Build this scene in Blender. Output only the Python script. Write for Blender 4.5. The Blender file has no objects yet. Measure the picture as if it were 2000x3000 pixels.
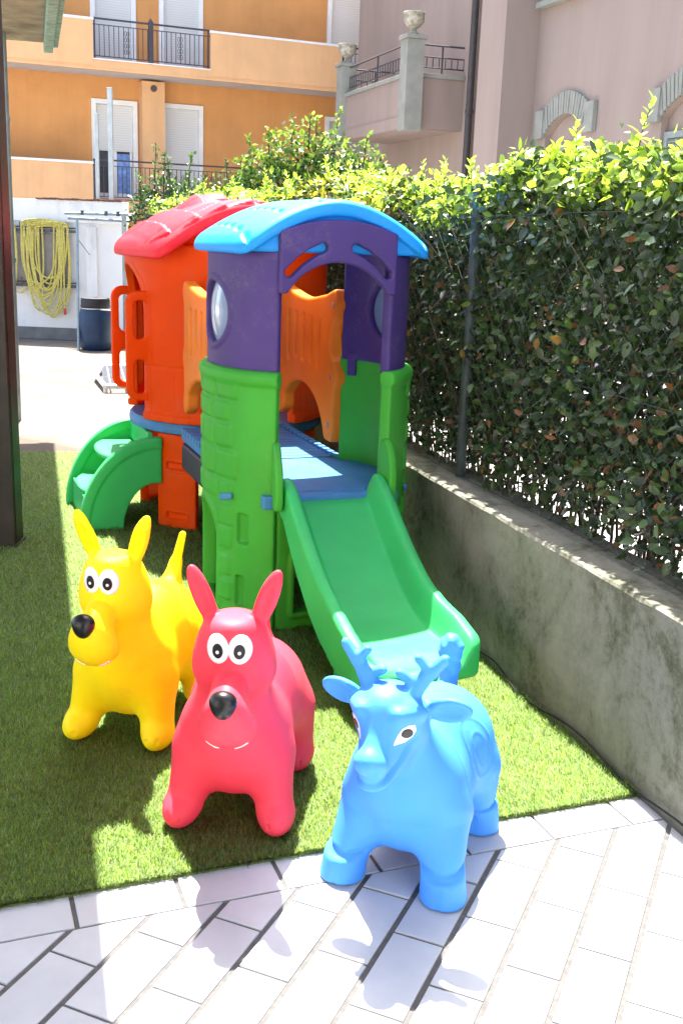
import bpy, bmesh, math, random
import numpy as np
from mathutils import Vector, Matrix
R = math.radians
rng = np.random.default_rng(7)
random.seed(7)
scene = bpy.context.scene
COL = scene.collection

# ------------------------------------------------------------------ materials
def new_mat(name):
    m = bpy.data.materials.new(name); m.use_nodes = True
    nt = m.node_tree; nt.nodes.clear()
    out = nt.nodes.new('ShaderNodeOutputMaterial')
    b = nt.nodes.new('ShaderNodeBsdfPrincipled')
    nt.links.new(b.outputs[0], out.inputs[0])
    return m, nt, b, out

def N(nt, typ, **kw):
    n = nt.nodes.new(typ)
    for k, v in kw.items():
        if k in n.inputs: n.inputs[k].default_value = v
        else: setattr(n, k, v)
    return n

def ramp(nt, fac, stops):
    r = nt.nodes.new('ShaderNodeValToRGB')
    cr = r.color_ramp
    while len(cr.elements) < len(stops): cr.elements.new(.5)
    for e, (p, c) in zip(cr.elements, stops):
        e.position = p; e.color = (*c, 1)
    nt.links.new(fac, r.inputs[0])
    return r.outputs[0]

def mul(c, k): return tuple(min(1, x * k) for x in c)

def mat(name, color, rough=.5, var=.12, scale=6, bump=.0, bscale=60, sss=0, sssr=(1, .4, .2), metal=0, spec=.35, coat=0, thru=0, wear=0, streak=0):
    """plain paint / plastic / stone with slight large-scale variation and a fine bump"""
    m, nt, b, out = new_mat(name)
    tc = N(nt, 'ShaderNodeTexCoord')
    no = N(nt, 'ShaderNodeTexNoise', Scale=scale, Detail=4.0, Roughness=.6)
    nt.links.new(tc.outputs['Object'], no.inputs['Vector'])
    c = ramp(nt, no.outputs[0], [(.3, mul(color, 1 - var)), (.7, mul(color, 1 + var))])
    if streak:                   # rain streaks running down a facade
        mps = N(nt, 'ShaderNodeMapping'); mps.inputs['Scale'].default_value = (1, 1, .10); nt.links.new(tc.outputs['Object'], mps.inputs[0])
        ns = N(nt, 'ShaderNodeTexNoise', Scale=4.5, Detail=6.0, Roughness=.7); nt.links.new(mps.outputs[0], ns.inputs['Vector'])
        k0 = 1 - streak
        mxs = N(nt, 'ShaderNodeMix', data_type='RGBA', blend_type='MULTIPLY'); mxs.inputs[0].default_value = 1
        nt.links.new(c, mxs.inputs[6]); nt.links.new(ramp(nt, ns.outputs[0], [(.38, (k0, k0, k0)), (.55, (1, 1, 1))]), mxs.inputs[7]); c = mxs.outputs[2]
    if wear:                     # patchy scuffs and ingrained dust
        w1_ = N(nt, 'ShaderNodeTexNoise', Scale=scale * .9 + 1.5, Detail=5.0, Roughness=.7, Distortion=.5); w2_ = N(nt, 'ShaderNodeTexNoise', Scale=75.0, Detail=6.0, Roughness=.75)
        nt.links.new(tc.outputs['Object'], w1_.inputs['Vector']); nt.links.new(tc.outputs['Object'], w2_.inputs['Vector'])
        s1 = N(nt, 'ShaderNodeMapRange', interpolation_type='SMOOTHSTEP'); s1.inputs[1].default_value = .48; s1.inputs[2].default_value = .70; nt.links.new(w1_.outputs[0], s1.inputs[0])
        s2 = N(nt, 'ShaderNodeMapRange', interpolation_type='SMOOTHSTEP'); s2.inputs[1].default_value = .40; s2.inputs[2].default_value = .72; s2.inputs[4].default_value = wear; nt.links.new(w2_.outputs[0], s2.inputs[0])
        pr = N(nt, 'ShaderNodeMath', operation='MULTIPLY'); nt.links.new(s1.outputs[0], pr.inputs[0]); nt.links.new(s2.outputs[0], pr.inputs[1])
        mxw = N(nt, 'ShaderNodeMix', data_type='RGBA'); nt.links.new(pr.outputs[0], mxw.inputs[0]); nt.links.new(c, mxw.inputs[6]); mxw.inputs[7].default_value = (.30, .27, .22, 1)
        c = mxw.outputs[2]
    nt.links.new(c, b.inputs['Base Color'])
    rr = N(nt, 'ShaderNodeMapRange'); rr.inputs[3].default_value = max(.02, rough - .07); rr.inputs[4].default_value = min(1, rough + .07)
    n3 = N(nt, 'ShaderNodeTexNoise', Scale=scale * 4, Detail=3.0)
    nt.links.new(tc.outputs['Object'], n3.inputs['Vector'])
    nt.links.new(n3.outputs[0], rr.inputs[0]); nt.links.new(rr.outputs[0], b.inputs['Roughness'])
    b.inputs['Metallic'].default_value = metal
    b.inputs['Specular IOR Level'].default_value = spec
    if coat: b.inputs['Coat Weight'].default_value = coat
    if sss:
        b.inputs['Subsurface Weight'].default_value = sss
        b.inputs['Subsurface Radius'].default_value = sssr
        b.inputs['Subsurface Scale'].default_value = .03
    if thru:                     # thin moulded plastic: part of the light passes through
        tr = N(nt, 'ShaderNodeBsdfTranslucent'); tr.inputs[0].default_value = (*color, 1)
        ms = N(nt, 'ShaderNodeMixShader'); ms.inputs[0].default_value = thru
        nt.links.new(b.outputs[0], ms.inputs[1]); nt.links.new(tr.outputs[0], ms.inputs[2]); nt.links.new(ms.outputs[0], out.inputs[0])
    if bump:
        n2 = N(nt, 'ShaderNodeTexNoise', Scale=bscale, Detail=4.0)
        nt.links.new(tc.outputs['Object'], n2.inputs['Vector'])
        bp = N(nt, 'ShaderNodeBump', Strength=bump, Distance=.004)
        nt.links.new(n2.outputs[0], bp.inputs['Height']); nt.links.new(bp.outputs[0], b.inputs['Normal'])
    return m

def leaf_mat(name, stops, rough=.4, trans=.35, tcol=1.6, young=False):
    m, nt, b, out = new_mat(name)
    at = N(nt, 'ShaderNodeAttribute', attribute_name='var')
    c = ramp(nt, at.outputs['Fac'], stops)
    nt.links.new(c, b.inputs['Base Color']); b.inputs['Roughness'].default_value = rough
    tr = N(nt, 'ShaderNodeBsdfTranslucent')
    mx = N(nt, 'ShaderNodeMix', data_type='RGBA', blend_type='MULTIPLY')
    mx.inputs[0].default_value = 1
    nt.links.new(c, mx.inputs[6]); mx.inputs[7].default_value = (tcol * 1.1, tcol * 1.15, tcol * .5, 1)
    nt.links.new(mx.outputs[2], tr.inputs[0])
    ms = N(nt, 'ShaderNodeMixShader'); ms.inputs[0].default_value = trans
    if young:
        mr = N(nt, 'ShaderNodeMapRange'); mr.inputs[1].default_value = .56; mr.inputs[2].default_value = .68; mr.inputs[3].default_value = .10; mr.inputs[4].default_value = trans
        nt.links.new(at.outputs['Fac'], mr.inputs[0]); nt.links.new(mr.outputs[0], ms.inputs[0])
    nt.links.new(b.outputs[0], ms.inputs[1]); nt.links.new(tr.outputs[0], ms.inputs[2])
    nt.links.new(ms.outputs[0], out.inputs[0])
    return m

# ------------------------------------------------------------------ object helpers
def tag(o, label=None, cat=None, group=None, kind=None):
    if label: o['label'] = label
    if cat: o['category'] = cat
    if group: o['group'] = group
    if kind: o['kind'] = kind
    return o

def empty(name, loc, rz=0, label=None, cat=None, group=None):
    o = bpy.data.objects.new(name, None); o.empty_display_size = .1
    o.location = loc; o.rotation_euler = (0, 0, rz); COL.objects.link(o)
    return tag(o, label, cat, group)

def link(name, me, m=None, parent=None, smooth=False):
    o = bpy.data.objects.new(name, me); COL.objects.link(o)
    if m is not None: me.materials.append(m)
    if smooth and len(me.polygons): me.polygons.foreach_set('use_smooth', np.ones(len(me.polygons), dtype=bool))
    if parent is not None: o.parent = parent
    return o

def mesh_np(name, V, F, m, parent=None, smooth=True, var=None):
    """V (n,3); F int array (k,4) or (k,3), or list of such arrays"""
    V = np.asarray(V, dtype=np.float32)
    Fs = F if isinstance(F, list) else [F]
    me = bpy.data.meshes.new(name)
    nl = sum(f.size for f in Fs); nf = sum(len(f) for f in Fs)
    me.vertices.add(len(V)); me.vertices.foreach_set('co', V.ravel())
    me.loops.add(nl); me.loops.foreach_set('vertex_index', np.concatenate([f.ravel() for f in Fs]).astype(np.int32))
    me.polygons.add(nf)
    cnt = np.concatenate([np.full(len(f), f.shape[1], dtype=np.int32) for f in Fs])
    st = np.concatenate([[0], np.cumsum(cnt)[:-1]]).astype(np.int32)
    me.polygons.foreach_set('loop_start', st)
    me.update(calc_edges=True)
    if var is not None:
        a = me.attributes.new('var', 'FLOAT', 'POINT'); a.data.foreach_set('value', np.asarray(var, dtype=np.float32))
    return link(name, me, m, parent, smooth)

class MB:
    """collects solid pieces for ONE mesh"""
    def __init__(s): s.v = []; s.f = []
    def add(s, V, F):
        o = len(s.v); s.v += [tuple(map(float, p)) for p in V]; s.f += [tuple(i + o for i in f) for f in F]
    def box(s, x0, x1, y0, y1, z0, z1):
        V = [(x, y, z) for x in (x0, x1) for y in (y0, y1) for z in (z0, z1)]
        s.add(V, [(0, 1, 3, 2), (4, 6, 7, 5), (0, 4, 5, 1), (2, 3, 7, 6), (0, 2, 6, 4), (1, 5, 7, 3)])
    def tube(s, pts, r, n=8, cap=True):
        pts = [Vector(p) for p in pts]
        rs = r if isinstance(r, (list, tuple)) else [r] * len(pts)
        V = []; F = []
        t0 = (pts[1] - pts[0]).normalized()
        a = t0.orthogonal().normalized()
        for i, p in enumerate(pts):
            t = (pts[min(i + 1, len(pts) - 1)] - pts[max(i - 1, 0)]).normalized()
            a = (a - t * a.dot(t)); a = a.normalized() if a.length > 1e-6 else t.orthogonal().normalized()
            b = t.cross(a)
            for k in range(n):
                q = 2 * math.pi * k / n
                V.append(p + (a * math.cos(q) + b * math.sin(q)) * rs[i])
        for i in range(len(pts) - 1):
            for k in range(n):
                F.append((i * n + k, i * n + (k + 1) % n, (i + 1) * n + (k + 1) % n, (i + 1) * n + k))
        if cap:
            F.append(tuple(reversed(range(n)))); F.append(tuple((len(pts) - 1) * n + k for k in range(n)))
        s.add(V, F)
    def lathe(s, prof, c=(0, 0, 0), n=28):
        V = []; F = []
        for r, z in prof:
            for k in range(n):
                q = 2 * math.pi * k / n
                V.append((c[0] + r * math.cos(q), c[1] + r * math.sin(q), c[2] + z))
        for i in range(len(prof) - 1):
            for k in range(n):
                F.append((i * n + k, i * n + (k + 1) % n, (i + 1) * n + (k + 1) % n, (i + 1) * n + k))
        F.append(tuple(reversed(range(n)))); F.append(tuple((len(prof) - 1) * n + k for k in range(n)))
        s.add(V, F)
    def prism(s, poly, a0, a1, axis='z'):
        """polygon (p,q) extruded along axis from a0 to a1"""
        n = len(poly)
        def P(p, a): return {'z': (p[0], p[1], a), 'y': (p[0], a, p[1]), 'x': (a, p[0], p[1])}[axis]
        V = [P(p, a0) for p in poly] + [P(p, a1) for p in poly]
        s.add(V, [tuple(range(n)), tuple(range(2 * n - 1, n - 1, -1))] + [(i, (i + 1) % n + 0, (i + 1) % n + n, i + n) for i in range(n)])
    def build(s, name, m, parent=None, bevel=0, smooth=False):
        me = bpy.data.meshes.new(name); me.from_pydata(s.v, [], s.f); me.validate()
        bm = bmesh.new(); bm.from_mesh(me); bmesh.ops.recalc_face_normals(bm, faces=bm.faces); bm.to_mesh(me); bm.free()
        o = link(name, me, m, parent)
        if smooth:
            me.polygons.foreach_set('use_smooth', np.ones(len(me.polygons), dtype=bool))
            me.set_sharp_from_angle(angle=R(42))
        if bevel:
            b = o.modifiers.new('bevel', 'BEVEL'); b.width = bevel; b.segments = 2; b.limit_method = 'ANGLE'; b.harden_normals = False
        return o

# ------------------------------------------------------------------ signed distance modelling
def smin(a, b, k):
    h = np.clip(.5 + .5 * (b - a) / k, 0, 1); return b + (a - b) * h - k * h * (1 - h)
def smax(a, b, k): return -smin(-a, -b, k)
def ell(P, c, r):
    q = [(P[i] - c[i]) / r[i] for i in range(3)]
    k0 = np.sqrt(q[0] ** 2 + q[1] ** 2 + q[2] ** 2) + 1e-9
    k1 = np.sqrt((q[0] / r[0]) ** 2 + (q[1] / r[1]) ** 2 + (q[2] / r[2]) ** 2) + 1e-9
    return k0 * (k0 - 1) / k1
def cone(P, a, b, ra, rb):
    a = np.array(a, float); b = np.array(b, float); d = b - a; L = d @ d
    t = np.clip(((P[0] - a[0]) * d[0] + (P[1] - a[1]) * d[1] + (P[2] - a[2]) * d[2]) / L, 0, 1)
    return np.sqrt((P[0] - a[0] - t * d[0]) ** 2 + (P[1] - a[1] - t * d[1]) ** 2 + (P[2] - a[2] - t * d[2]) ** 2) - (ra + (rb - ra) * t)
def rot_ell(P, c, r, axis, spin=0):
    """ellipsoid whose local z lies along axis; r=(rx,ry,rz)"""
    z = Vector(axis).normalized(); x = Vector((0, 1, 0)).cross(z).normalized(); y = z.cross(x)
    if spin:
        M = Matrix.Rotation(spin, 3, z); x = M @ x; y = M @ y
    q = [P[i] - c[i] for i in range(3)]
    L = [q[0] * e[0] + q[1] * e[1] + q[2] * e[2] for e in (x, y, z)]
    return ell(L, (0, 0, 0), r)
def box2(x, y, cx, cy, hx, hy, r=0):
    dx = np.abs(x - cx) - hx + r; dy = np.abs(y - cy) - hy + r
    return np.hypot(np.maximum(dx, 0), np.maximum(dy, 0)) + np.minimum(np.maximum(dx, dy), 0) - r
def seg2(x, y, a, b, r):
    dx, dy = b[0] - a[0], b[1] - a[1]
    t = np.clip(((x - a[0]) * dx + (y - a[1]) * dy) / (dx * dx + dy * dy), 0, 1)
    return np.hypot(x - a[0] - t * dx, y - a[1] - t * dy) - r
def arch2(x, y, cx, y0, hw, ys):
    """arched opening: straight to height ys then round"""
    return np.minimum(box2(x, y, cx, (y0 + ys) / 2, hw, (ys - y0) / 2 + 1e-4), np.hypot(x - cx, y - ys) - hw)
def extrude(d2, w, t, r=.006, relief=0):
    dw = np.maximum(w - t / 2 - relief, -w - t / 2)
    a = d2 + r; b = dw + r
    return np.hypot(np.maximum(a, 0), np.maximum(b, 0)) + np.minimum(np.maximum(a, b), 0) - r

def surface_nets(f, lo, hi, h):
    n = [max(4, int(math.ceil((hi[i] - lo[i]) / h)) + 1) for i in range(3)]
    ax = [lo[i] + h * np.arange(n[i]) for i in range(3)]
    # evaluate slab-wise to keep memory low
    D = np.empty(n, dtype=np.float32)
    st = max(1, int(1.2e6 // (n[1] * n[2])))
    for i in range(0, n[0], st):
        X, Y, Z = np.meshgrid(ax[0][i:i + st], ax[1], ax[2], indexing='ij')
        D[i:i + st] = f((X, Y, Z))
    D[D == 0] = 1e-7
    S = D < 0
    c = [S[i:n[0] - 1 + i, j:n[1] - 1 + j, k:n[2] - 1 + k] for i in (0, 1) for j in (0, 1) for k in (0, 1)]
    tot = sum(x.astype(np.int8) for x in c)
    act = (tot > 0) & (tot < 8)
    I = np.argwhere(act); idx = np.full(act.shape, -1, dtype=np.int64); idx[act] = np.arange(len(I))
    acc = np.zeros((len(I), 3)); cnt = np.zeros(len(I))
    offs = [(i, j, k) for i in (0, 1) for j in (0, 1) for k in (0, 1)]
    vals = {o: D[I[:, 0] + o[0], I[:, 1] + o[1], I[:, 2] + o[2]].astype(np.float64) for o in offs}
    for o in offs:
        for a in range(3):
            if o[a] == 0:
                q = list(o); q[a] = 1; q = tuple(q)
                d0, d1 = vals[o], vals[q]; ok = (d0 < 0) != (d1 < 0)
                t = np.where(ok, d0 / np.where(ok, d0 - d1, 1), 0)
                p = np.tile(np.array(o, float), (len(I), 1)); p[:, a] = t
                acc += p * ok[:, None]; cnt += ok
    V = (I + acc / cnt[:, None]) * h + np.array(lo)
    Fq = []
    for a in range(3):
        b, cc = (a + 1) % 3, (a + 2) % 3
        s0 = [slice(None)] * 3; s1 = [slice(None)] * 3
        s0[a] = slice(0, -1); s1[a] = slice(1, None)
        for q in (b, cc): s0[q] = slice(1, -1); s1[q] = slice(1, -1)
        A, B = S[tuple(s0)], S[tuple(s1)]
        E = np.argwhere(A != B)
        if not len(E): continue
        ins = A[A != B]
        E = E.copy(); E[:, b] += 1; E[:, cc] += 1
        def g(db, dc):
            q = E.copy(); q[:, b] -= db; q[:, cc] -= dc; return idx[q[:, 0], q[:, 1], q[:, 2]]
        Q = np.stack([g(1, 1), g(0, 1), g(0, 0), g(1, 0)], 1)
        Q[~ins] = Q[~ins][:, ::-1]
        Fq.append(Q)
    F = np.concatenate(Fq); F = F[(F >= 0).all(1)]
    return V, F

def sdf_obj(name, f, lo, hi, h, m, parent=None, warp=None, flip=False):
    V, F = surface_nets(f, lo, hi, h)
    if warp is not None: V = warp(V)
    if flip: F = F[:, ::-1]
    return mesh_np(name, V, F, m, parent)

# ------------------------------------------------------------------ camera
cd = bpy.data.cameras.new('camera'); cam = bpy.data.objects.new('camera', cd); COL.objects.link(cam)
p_, r_ = R(14.69), R(2.126)
Fw = Vector((0, math.cos(p_), -math.sin(p_))); U0 = Vector((0, math.sin(p_), math.cos(p_))); X0 = Vector((1, 0, 0))
IX = math.cos(r_) * X0 + math.sin(r_) * U0; IU = -math.sin(r_) * X0 + math.cos(r_) * U0
M = Matrix.Identity(4)
for i in range(3): M[i][0] = IX[i]; M[i][1] = IU[i]; M[i][2] = -Fw[i]
M.translation = Vector((0, 0, 1.5))
cam.matrix_world = M
cd.sensor_fit = 'VERTICAL'; cd.sensor_height = 36; cd.lens = 36 * 2445 / 2352; cd.clip_start = .05; cd.clip_end = 500
scene.camera = cam

# ------------------------------------------------------------------ light
SUN_AZ, SUN_EL = R(-10), R(65)
sd = bpy.data.lights.new('sun', 'SUN'); sun = bpy.data.objects.new('sun', sd); COL.objects.link(sun)
S = Vector((math.sin(SUN_AZ) * math.cos(SUN_EL), math.cos(SUN_AZ) * math.cos(SUN_EL), math.sin(SUN_EL)))
sun.rotation_euler = S.to_track_quat('Z', 'Y').to_euler(); sun.location = S * 30
sd.energy = 5.0; sd.angle = R(.5); sd.color = (1, .96, .89)
w = bpy.data.worlds.new('World'); scene.world = w; w.use_nodes = True
nt = w.node_tree; nt.nodes.clear()
sky = N(nt, 'ShaderNodeTexSky', sky_type='NISHITA'); sky.sun_disc = False; sky.sun_elevation = SUN_EL; sky.sun_rotation = SUN_AZ
sky.air_density = 1; sky.dust_density = 2.5; sky.ozone_density = 1
bg = N(nt, 'ShaderNodeBackground', Strength=.14); wo = N(nt, 'ShaderNodeOutputWorld')
nt.links.new(sky.outputs[0], bg.inputs[0]); nt.links.new(bg.outputs[0], wo.inputs[0])
scene.view_settings.view_transform = 'Standard'; scene.view_settings.look = 'None'
scene.view_settings.exposure = 2.2; scene.view_settings.gamma = 1; scene.view_settings.use_curve_mapping = False
scene.cycles.max_bounces = 8; scene.cycles.diffuse_bounces = 4; scene.cycles.transparent_max_bounces = 8
scene.cycles.use_denoising = True

# ================================================================== GROUND
G_DIR = np.array([.934, .357]); G_N = np.array([-.357, .934])          # front edge of the lawn
W0 = np.array([.872, 2.679]); W_D = np.array([-.319, .948]); W_N = np.array([.948, .319])   # low wall front line

def clip(poly, p, n):
    """keep the side where (x-p).n <= 0"""
    out = []
    for i in range(len(poly)):
        a, b = poly[i], poly[(i + 1) % len(poly)]
        da, db = (a - p) @ n, (b - p) @ n
        if da <= 0: out.append(a)
        if da * db < 0: out.append(a + (b - a) * da / (da - db))
    return out

m_ground, nt, b, out = new_mat('pale_asphalt')
tc = N(nt, 'ShaderNodeTexCoord'); no = N(nt, 'ShaderNodeTexNoise', Scale=3.0, Detail=8.0, Roughness=.7); nt.links.new(tc.outputs['Object'], no.inputs[0])
nt.links.new(ramp(nt, no.outputs[0], [(.3, (.34, .32, .3)), (.7, (.48, .46, .44))]), b.inputs[0]); b.inputs['Roughness'].default_value = .9
g = MB(); g.add([(-300, -60, -.014), (300, -60, -.014), (300, 400, -.014), (-300, 400, -.014)], [(0, 1, 2, 3)])
tag(g.build('ground', m_ground), kind='structure')

# white tiled patio ------------------------------------------------
m_grout = mat('grout', (.115, .11, .107), .95, .22, 60, .6, 400)
m_tile, nt, b, out = new_mat('white_glazed_tile')
tc = N(nt, 'ShaderNodeTexCoord'); at = N(nt, 'ShaderNodeAttribute', attribute_name='var')
no = N(nt, 'ShaderNodeTexNoise', Scale=9.0, Detail=5.0, Roughness=.65); nt.links.new(tc.outputs['Object'], no.inputs[0])
c1 = ramp(nt, no.outputs[0], [(.25, (.43, .45, .485)), (.75, (.51, .53, .56))])
c2 = ramp(nt, at.outputs['Fac'], [(0, (.90, .90, .91)), (1, (1, 1, 1))])
mx = N(nt, 'ShaderNodeMix', data_type='RGBA', blend_type='MULTIPLY'); mx.inputs[0].default_value = 1
nt.links.new(c1, mx.inputs[6]); nt.links.new(c2, mx.inputs[7]); nt.links.new(mx.outputs[2], b.inputs[0])
b.inputs['Roughness'].default_value = .38
no2 = N(nt, 'ShaderNodeTexNoise', Scale=14.0, Detail=3.0); nt.links.new(tc.outputs['Object'], no2.inputs[0])
bp = N(nt, 'ShaderNodeBump', Strength=.12, Distance=.004); nt.links.new(no2.outputs[0], bp.inputs['Height']); nt.links.new(bp.outputs[0], b.inputs['Normal'])

tv, tf4, tvar = [], [], []
tfaces = []
def tile(poly, z0=-.004, z1=.004):
    poly = [np.array(p) for p in poly]
    if len(poly) < 3: return
    c = sum(poly) / len(poly)
    area = .5 * sum(poly[i][0] * poly[(i + 1) % len(poly)][1] - poly[(i + 1) % len(poly)][0] * poly[i][1] for i in range(len(poly)))
    if abs(area) < 1e-4: return
    if area < 0: poly = poly[::-1]
    n = len(poly); o = len(tv); dz = random.uniform(-.0006, .0006)
    for z, k in ((z0, 0), (z1 - .0015 + dz, 0), (z1 + dz, .0016)):
        for p in poly:
            d = c - p; L = np.linalg.norm(d)
            q = p + d / L * k * 1.3
            tv.append((q[0], q[1], z))
    for l in range(2):
        for i in range(n): tfaces.append((o + l * n + i, o + l * n + (i + 1) % n, o + (l + 1) * n + (i + 1) % n, o + (l + 1) * n + i))
    tfaces.append(tuple(o + 2 * n + i for i in range(n)))
    v = random.random(); tvar.extend([v] * (3 * n))
EDGE = 2.205                                                             # lawn edge in G_N coordinate
B_IN = EDGE - .12
tt = R(23.0); te = np.array([math.sin(tt), math.cos(tt)]); tn = np.array([math.cos(tt), -math.sin(tt)])
wp = W0 - W_N * .012
for ci in range(-24, 34):
    o0 = -.415 + .1268 * ci - .0; o1 = o0 + .1268
    ph = .165 + (.1275 if ci % 2 else 0) + random.uniform(-.004, .004)
    for k in range(-16, 14):
        a0 = ph + .255 * k; a1 = a0 + .255
        poly = [tn * (o0 + .0065) + te * (a0 + .0034), tn * (o1 - .0065) + te * (a0 + .0034), tn * (o1 - .0065) + te * (a1 - .0034), tn * (o0 + .0065) + te * (a1 - .0034)]
        poly = clip(poly, G_N * (B_IN - .003), G_N)
        if len(poly) > 2: poly = clip(poly, wp, W_N)
        if len(poly) > 2: poly = clip(poly, np.array([0, -3.38]), np.array([0, -1.]))
        if len(poly) > 2: poly = clip(poly, np.array([-3.9, 0.]), np.array([-1., 0]))
        if len(poly) > 2: tile(poly)
for k in range(-12, 12):
    a0 = .214 + .241 * k
    j = .0055 if k in (-1, 0, 1, 2) else .004
    tile(clip([G_DIR * (a0 + j) + G_N * (B_IN + .003), G_DIR * (a0 + .241 - j) + G_N * (B_IN + .003), G_DIR * (a0 + .241 - j) + G_N * (EDGE + .03), G_DIR * (a0 + j) + G_N * (EDGE + .03)], wp, W_N))
me = bpy.data.meshes.new('patio_tiles'); me.from_pydata(tv, [], tfaces)
a = me.attributes.new('var', 'FLOAT', 'POINT'); a.data.foreach_set('value', np.array(tvar, dtype=np.float32))
tag(link('patio_paving', me, m_tile), kind='structure')
g = MB(); q = [np.array(p, float) for p in ((-4, -3.39), (3.5, -3.39), (3.5, 4.2), (-4, 1.2))]
q = clip(q, G_N * (EDGE + .05), G_N); q = clip(q, W0 + W_N * .02, W_N)
g.prism([tuple(p) for p in q], -.012, 0); tag(g.build('patio_grout', m_grout), kind='structure')

# back courtyard of sandstone slabs ---------------------------------
m_pave, nt, b, out = new_mat('sandstone_slabs')
tc = N(nt, 'ShaderNodeTexCoord'); mp = N(nt, 'ShaderNodeMapping'); mp.inputs['Rotation'].default_value = (0, 0, R(4))
nt.links.new(tc.outputs['Object'], mp.inputs[0])
br = N(nt, 'ShaderNodeTexBrick', Scale=1.0); br.inputs['Color1'].default_value = (.135, .112, .088, 1); br.inputs['Color2'].default_value = (.18, .158, .135, 1)
br.inputs['Mortar'].default_value = (.10, .088, .075, 1); br.inputs['Mortar Size'].default_value = .008; br.inputs['Brick Width'].default_value = .95; br.inputs['Row Height'].default_value = .62
nt.links.new(mp.outputs[0], br.inputs[0])
no = N(nt, 'ShaderNodeTexNoise', Scale=1.3, Detail=7.0, Roughness=.7, Distortion=.6); nt.links.new(mp.outputs[0], no.inputs[0])
st = ramp(nt, no.outputs[0], [(.34, (.50, .42, .32)), (.5, (1, .98, .95)), (.66, (.66, .57, .44))])
mx = N(nt, 'ShaderNodeMix', data_type='RGBA', blend_type='MULTIPLY'); mx.inputs[0].default_value = .9
nt.links.new(br.outputs[0], mx.inputs[6]); nt.links.new(st, mx.inputs[7]); nt.links.new(mx.outputs[2], b.inputs[0]); b.inputs['Roughness'].default_value = .85
bp = N(nt, 'ShaderNodeBump', Strength=.4, Distance=.01); nt.links.new(no.outputs[0], bp.inputs['Height']); nt.links.new(bp.outputs[0], b.inputs['Normal'])
g = MB(); g.prism([(-9, 1.2), (-2.4, 1.2), (-.3, 4.4), (-.3, 6.4), (-2.9, 14.35), (-9, 14.35)], -.012, -.004)
tag(g.build('courtyard_paving', m_pave), kind='structure')

# artificial lawn ---------------------------------------------------
def wall_x(Y): return W0[0] + (Y - W0[1]) * W_D[0] / W_D[1]
def lawn_back(X): return 7.0 + .16 * (X + 1.8)
LX0 = -3.2
m_thatch = mat('turf_backing', (.10, .135, .045), .95, .35, 40, .5, 300)
fe = lambda X: (EDGE - G_N[0] * X) / G_N[1]
g = MB(); q = [(LX0, fe(LX0)), (.885, fe(.885)), (wall_x(3.5) - .002, 3.5), (wall_x(7.2) - .002, 7.2), (LX0, lawn_back(LX0))]
g.prism(q, -.002, .010); tag(g.build('lawn_base', m_thatch), kind='structure')
m_grass = leaf_mat('turf_fibre', [(0, (.27, .22, .14)), (.12, (.26, .29, .14)), (.35, (.175, .295, .085)), (.7, (.245, .375, .115)), (1, (.36, .46, .20))], .55, .5, 1.5)

def grass(n_try, ymin, ymax, dens, hmean, wid):
    X = rng.uniform(LX0, 1.0, n_try); Y = rng.uniform(ymin, ymax, n_try)
    ok = (X * G_N[0] + Y * G_N[1] > EDGE - .002) & (X < wall_x(Y) - .004) & (Y < lawn_back(X))
    vis = np.abs(X + .03) < (.36 * Y + .25)                      # thin out what the picture hardly shows
    ok &= rng.random(n_try) < np.where(vis, 1, .25) * dens(Y)
    return X[ok], Y[ok]
def blades(X, Y, L, wd, seg2):
    n = len(X)
    az = rng.uniform(0, 2 * np.pi, n); lean = np.abs(rng.normal(.45, .3, n)) * L
    # pile leans towards the house side, with combed patches
    cx = -.25 + .3 * np.sin(2.1 * X + 1.3 * Y) ; cy = .30 + .25 * np.sin(1.7 * Y - 2.3 * X)
    dx = np.cos(az) * lean + cx * L * .6; dy = np.sin(az) * lean + cy * L * .6
    hz = L * rng.uniform(.75, 1.0, n)
    pa = rng.uniform(0, 2 * np.pi, n); px, py = np.cos(pa) * wd * .5, np.sin(pa) * wd * .5
    z0 = .009
    patch = .5 + .28 * np.sin(X * 3.1 + np.sin(Y * 2.2) * 1.7) * np.sin(Y * 2.7 + 1.1)
    var = np.clip(.16 + .5 * rng.random(n) + .34 * patch - .55 * (rng.random(n) < .12), 0, 1)
    if seg2:
        V = np.stack([np.stack([X - px, Y - py, np.full(n, z0)], 1), np.stack([X + px, Y + py, np.full(n, z0)], 1),
                      np.stack([X + dx * .35 + px * .85, Y + dy * .35 + py * .85, z0 + hz * .6], 1), np.stack([X + dx * .35 - px * .85, Y + dy * .35 - py * .85, z0 + hz * .6], 1),
                      np.stack([X + dx, Y + dy, z0 + hz * .98], 1)], 1).reshape(-1, 3)
        i = np.arange(n)[:, None] * 5
        return V, [i + np.array([[0, 1, 2, 3]]), i + np.array([[3, 2, 4]])], np.repeat(var, 5)
    V = np.stack([np.stack([X - px, Y - py, np.full(n, z0)], 1), np.stack([X + px, Y + py, np.full(n, z0)], 1), np.stack([X + dx, Y + dy, z0 + hz], 1)], 1).reshape(-1, 3)
    i = np.arange(n)[:, None] * 3
    return V, [i + np.array([[0, 1, 2]])], np.repeat(var, 3)
X1, Y1 = grass(620000, 1.2, 3.7, lambda Y: np.clip((2.3 / Y) ** 1.3, 0, 1), .022, .0016)
n1 = len(X1)
V1, F1, a1 = blades(X1, Y1, rng.uniform(.013, .023, n1), rng.uniform(.0014, .0024, n1), True)
X2, Y2 = grass(420000, 3.7, 7.4, lambda Y: np.clip((3.7 / Y) ** 1.6, 0, 1) * .8, .022, .003)
n2 = len(X2)
V2, F2, a2 = blades(X2, Y2, rng.uniform(.014, .024, n2), rng.uniform(.0026, .0042, n2), False)
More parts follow.
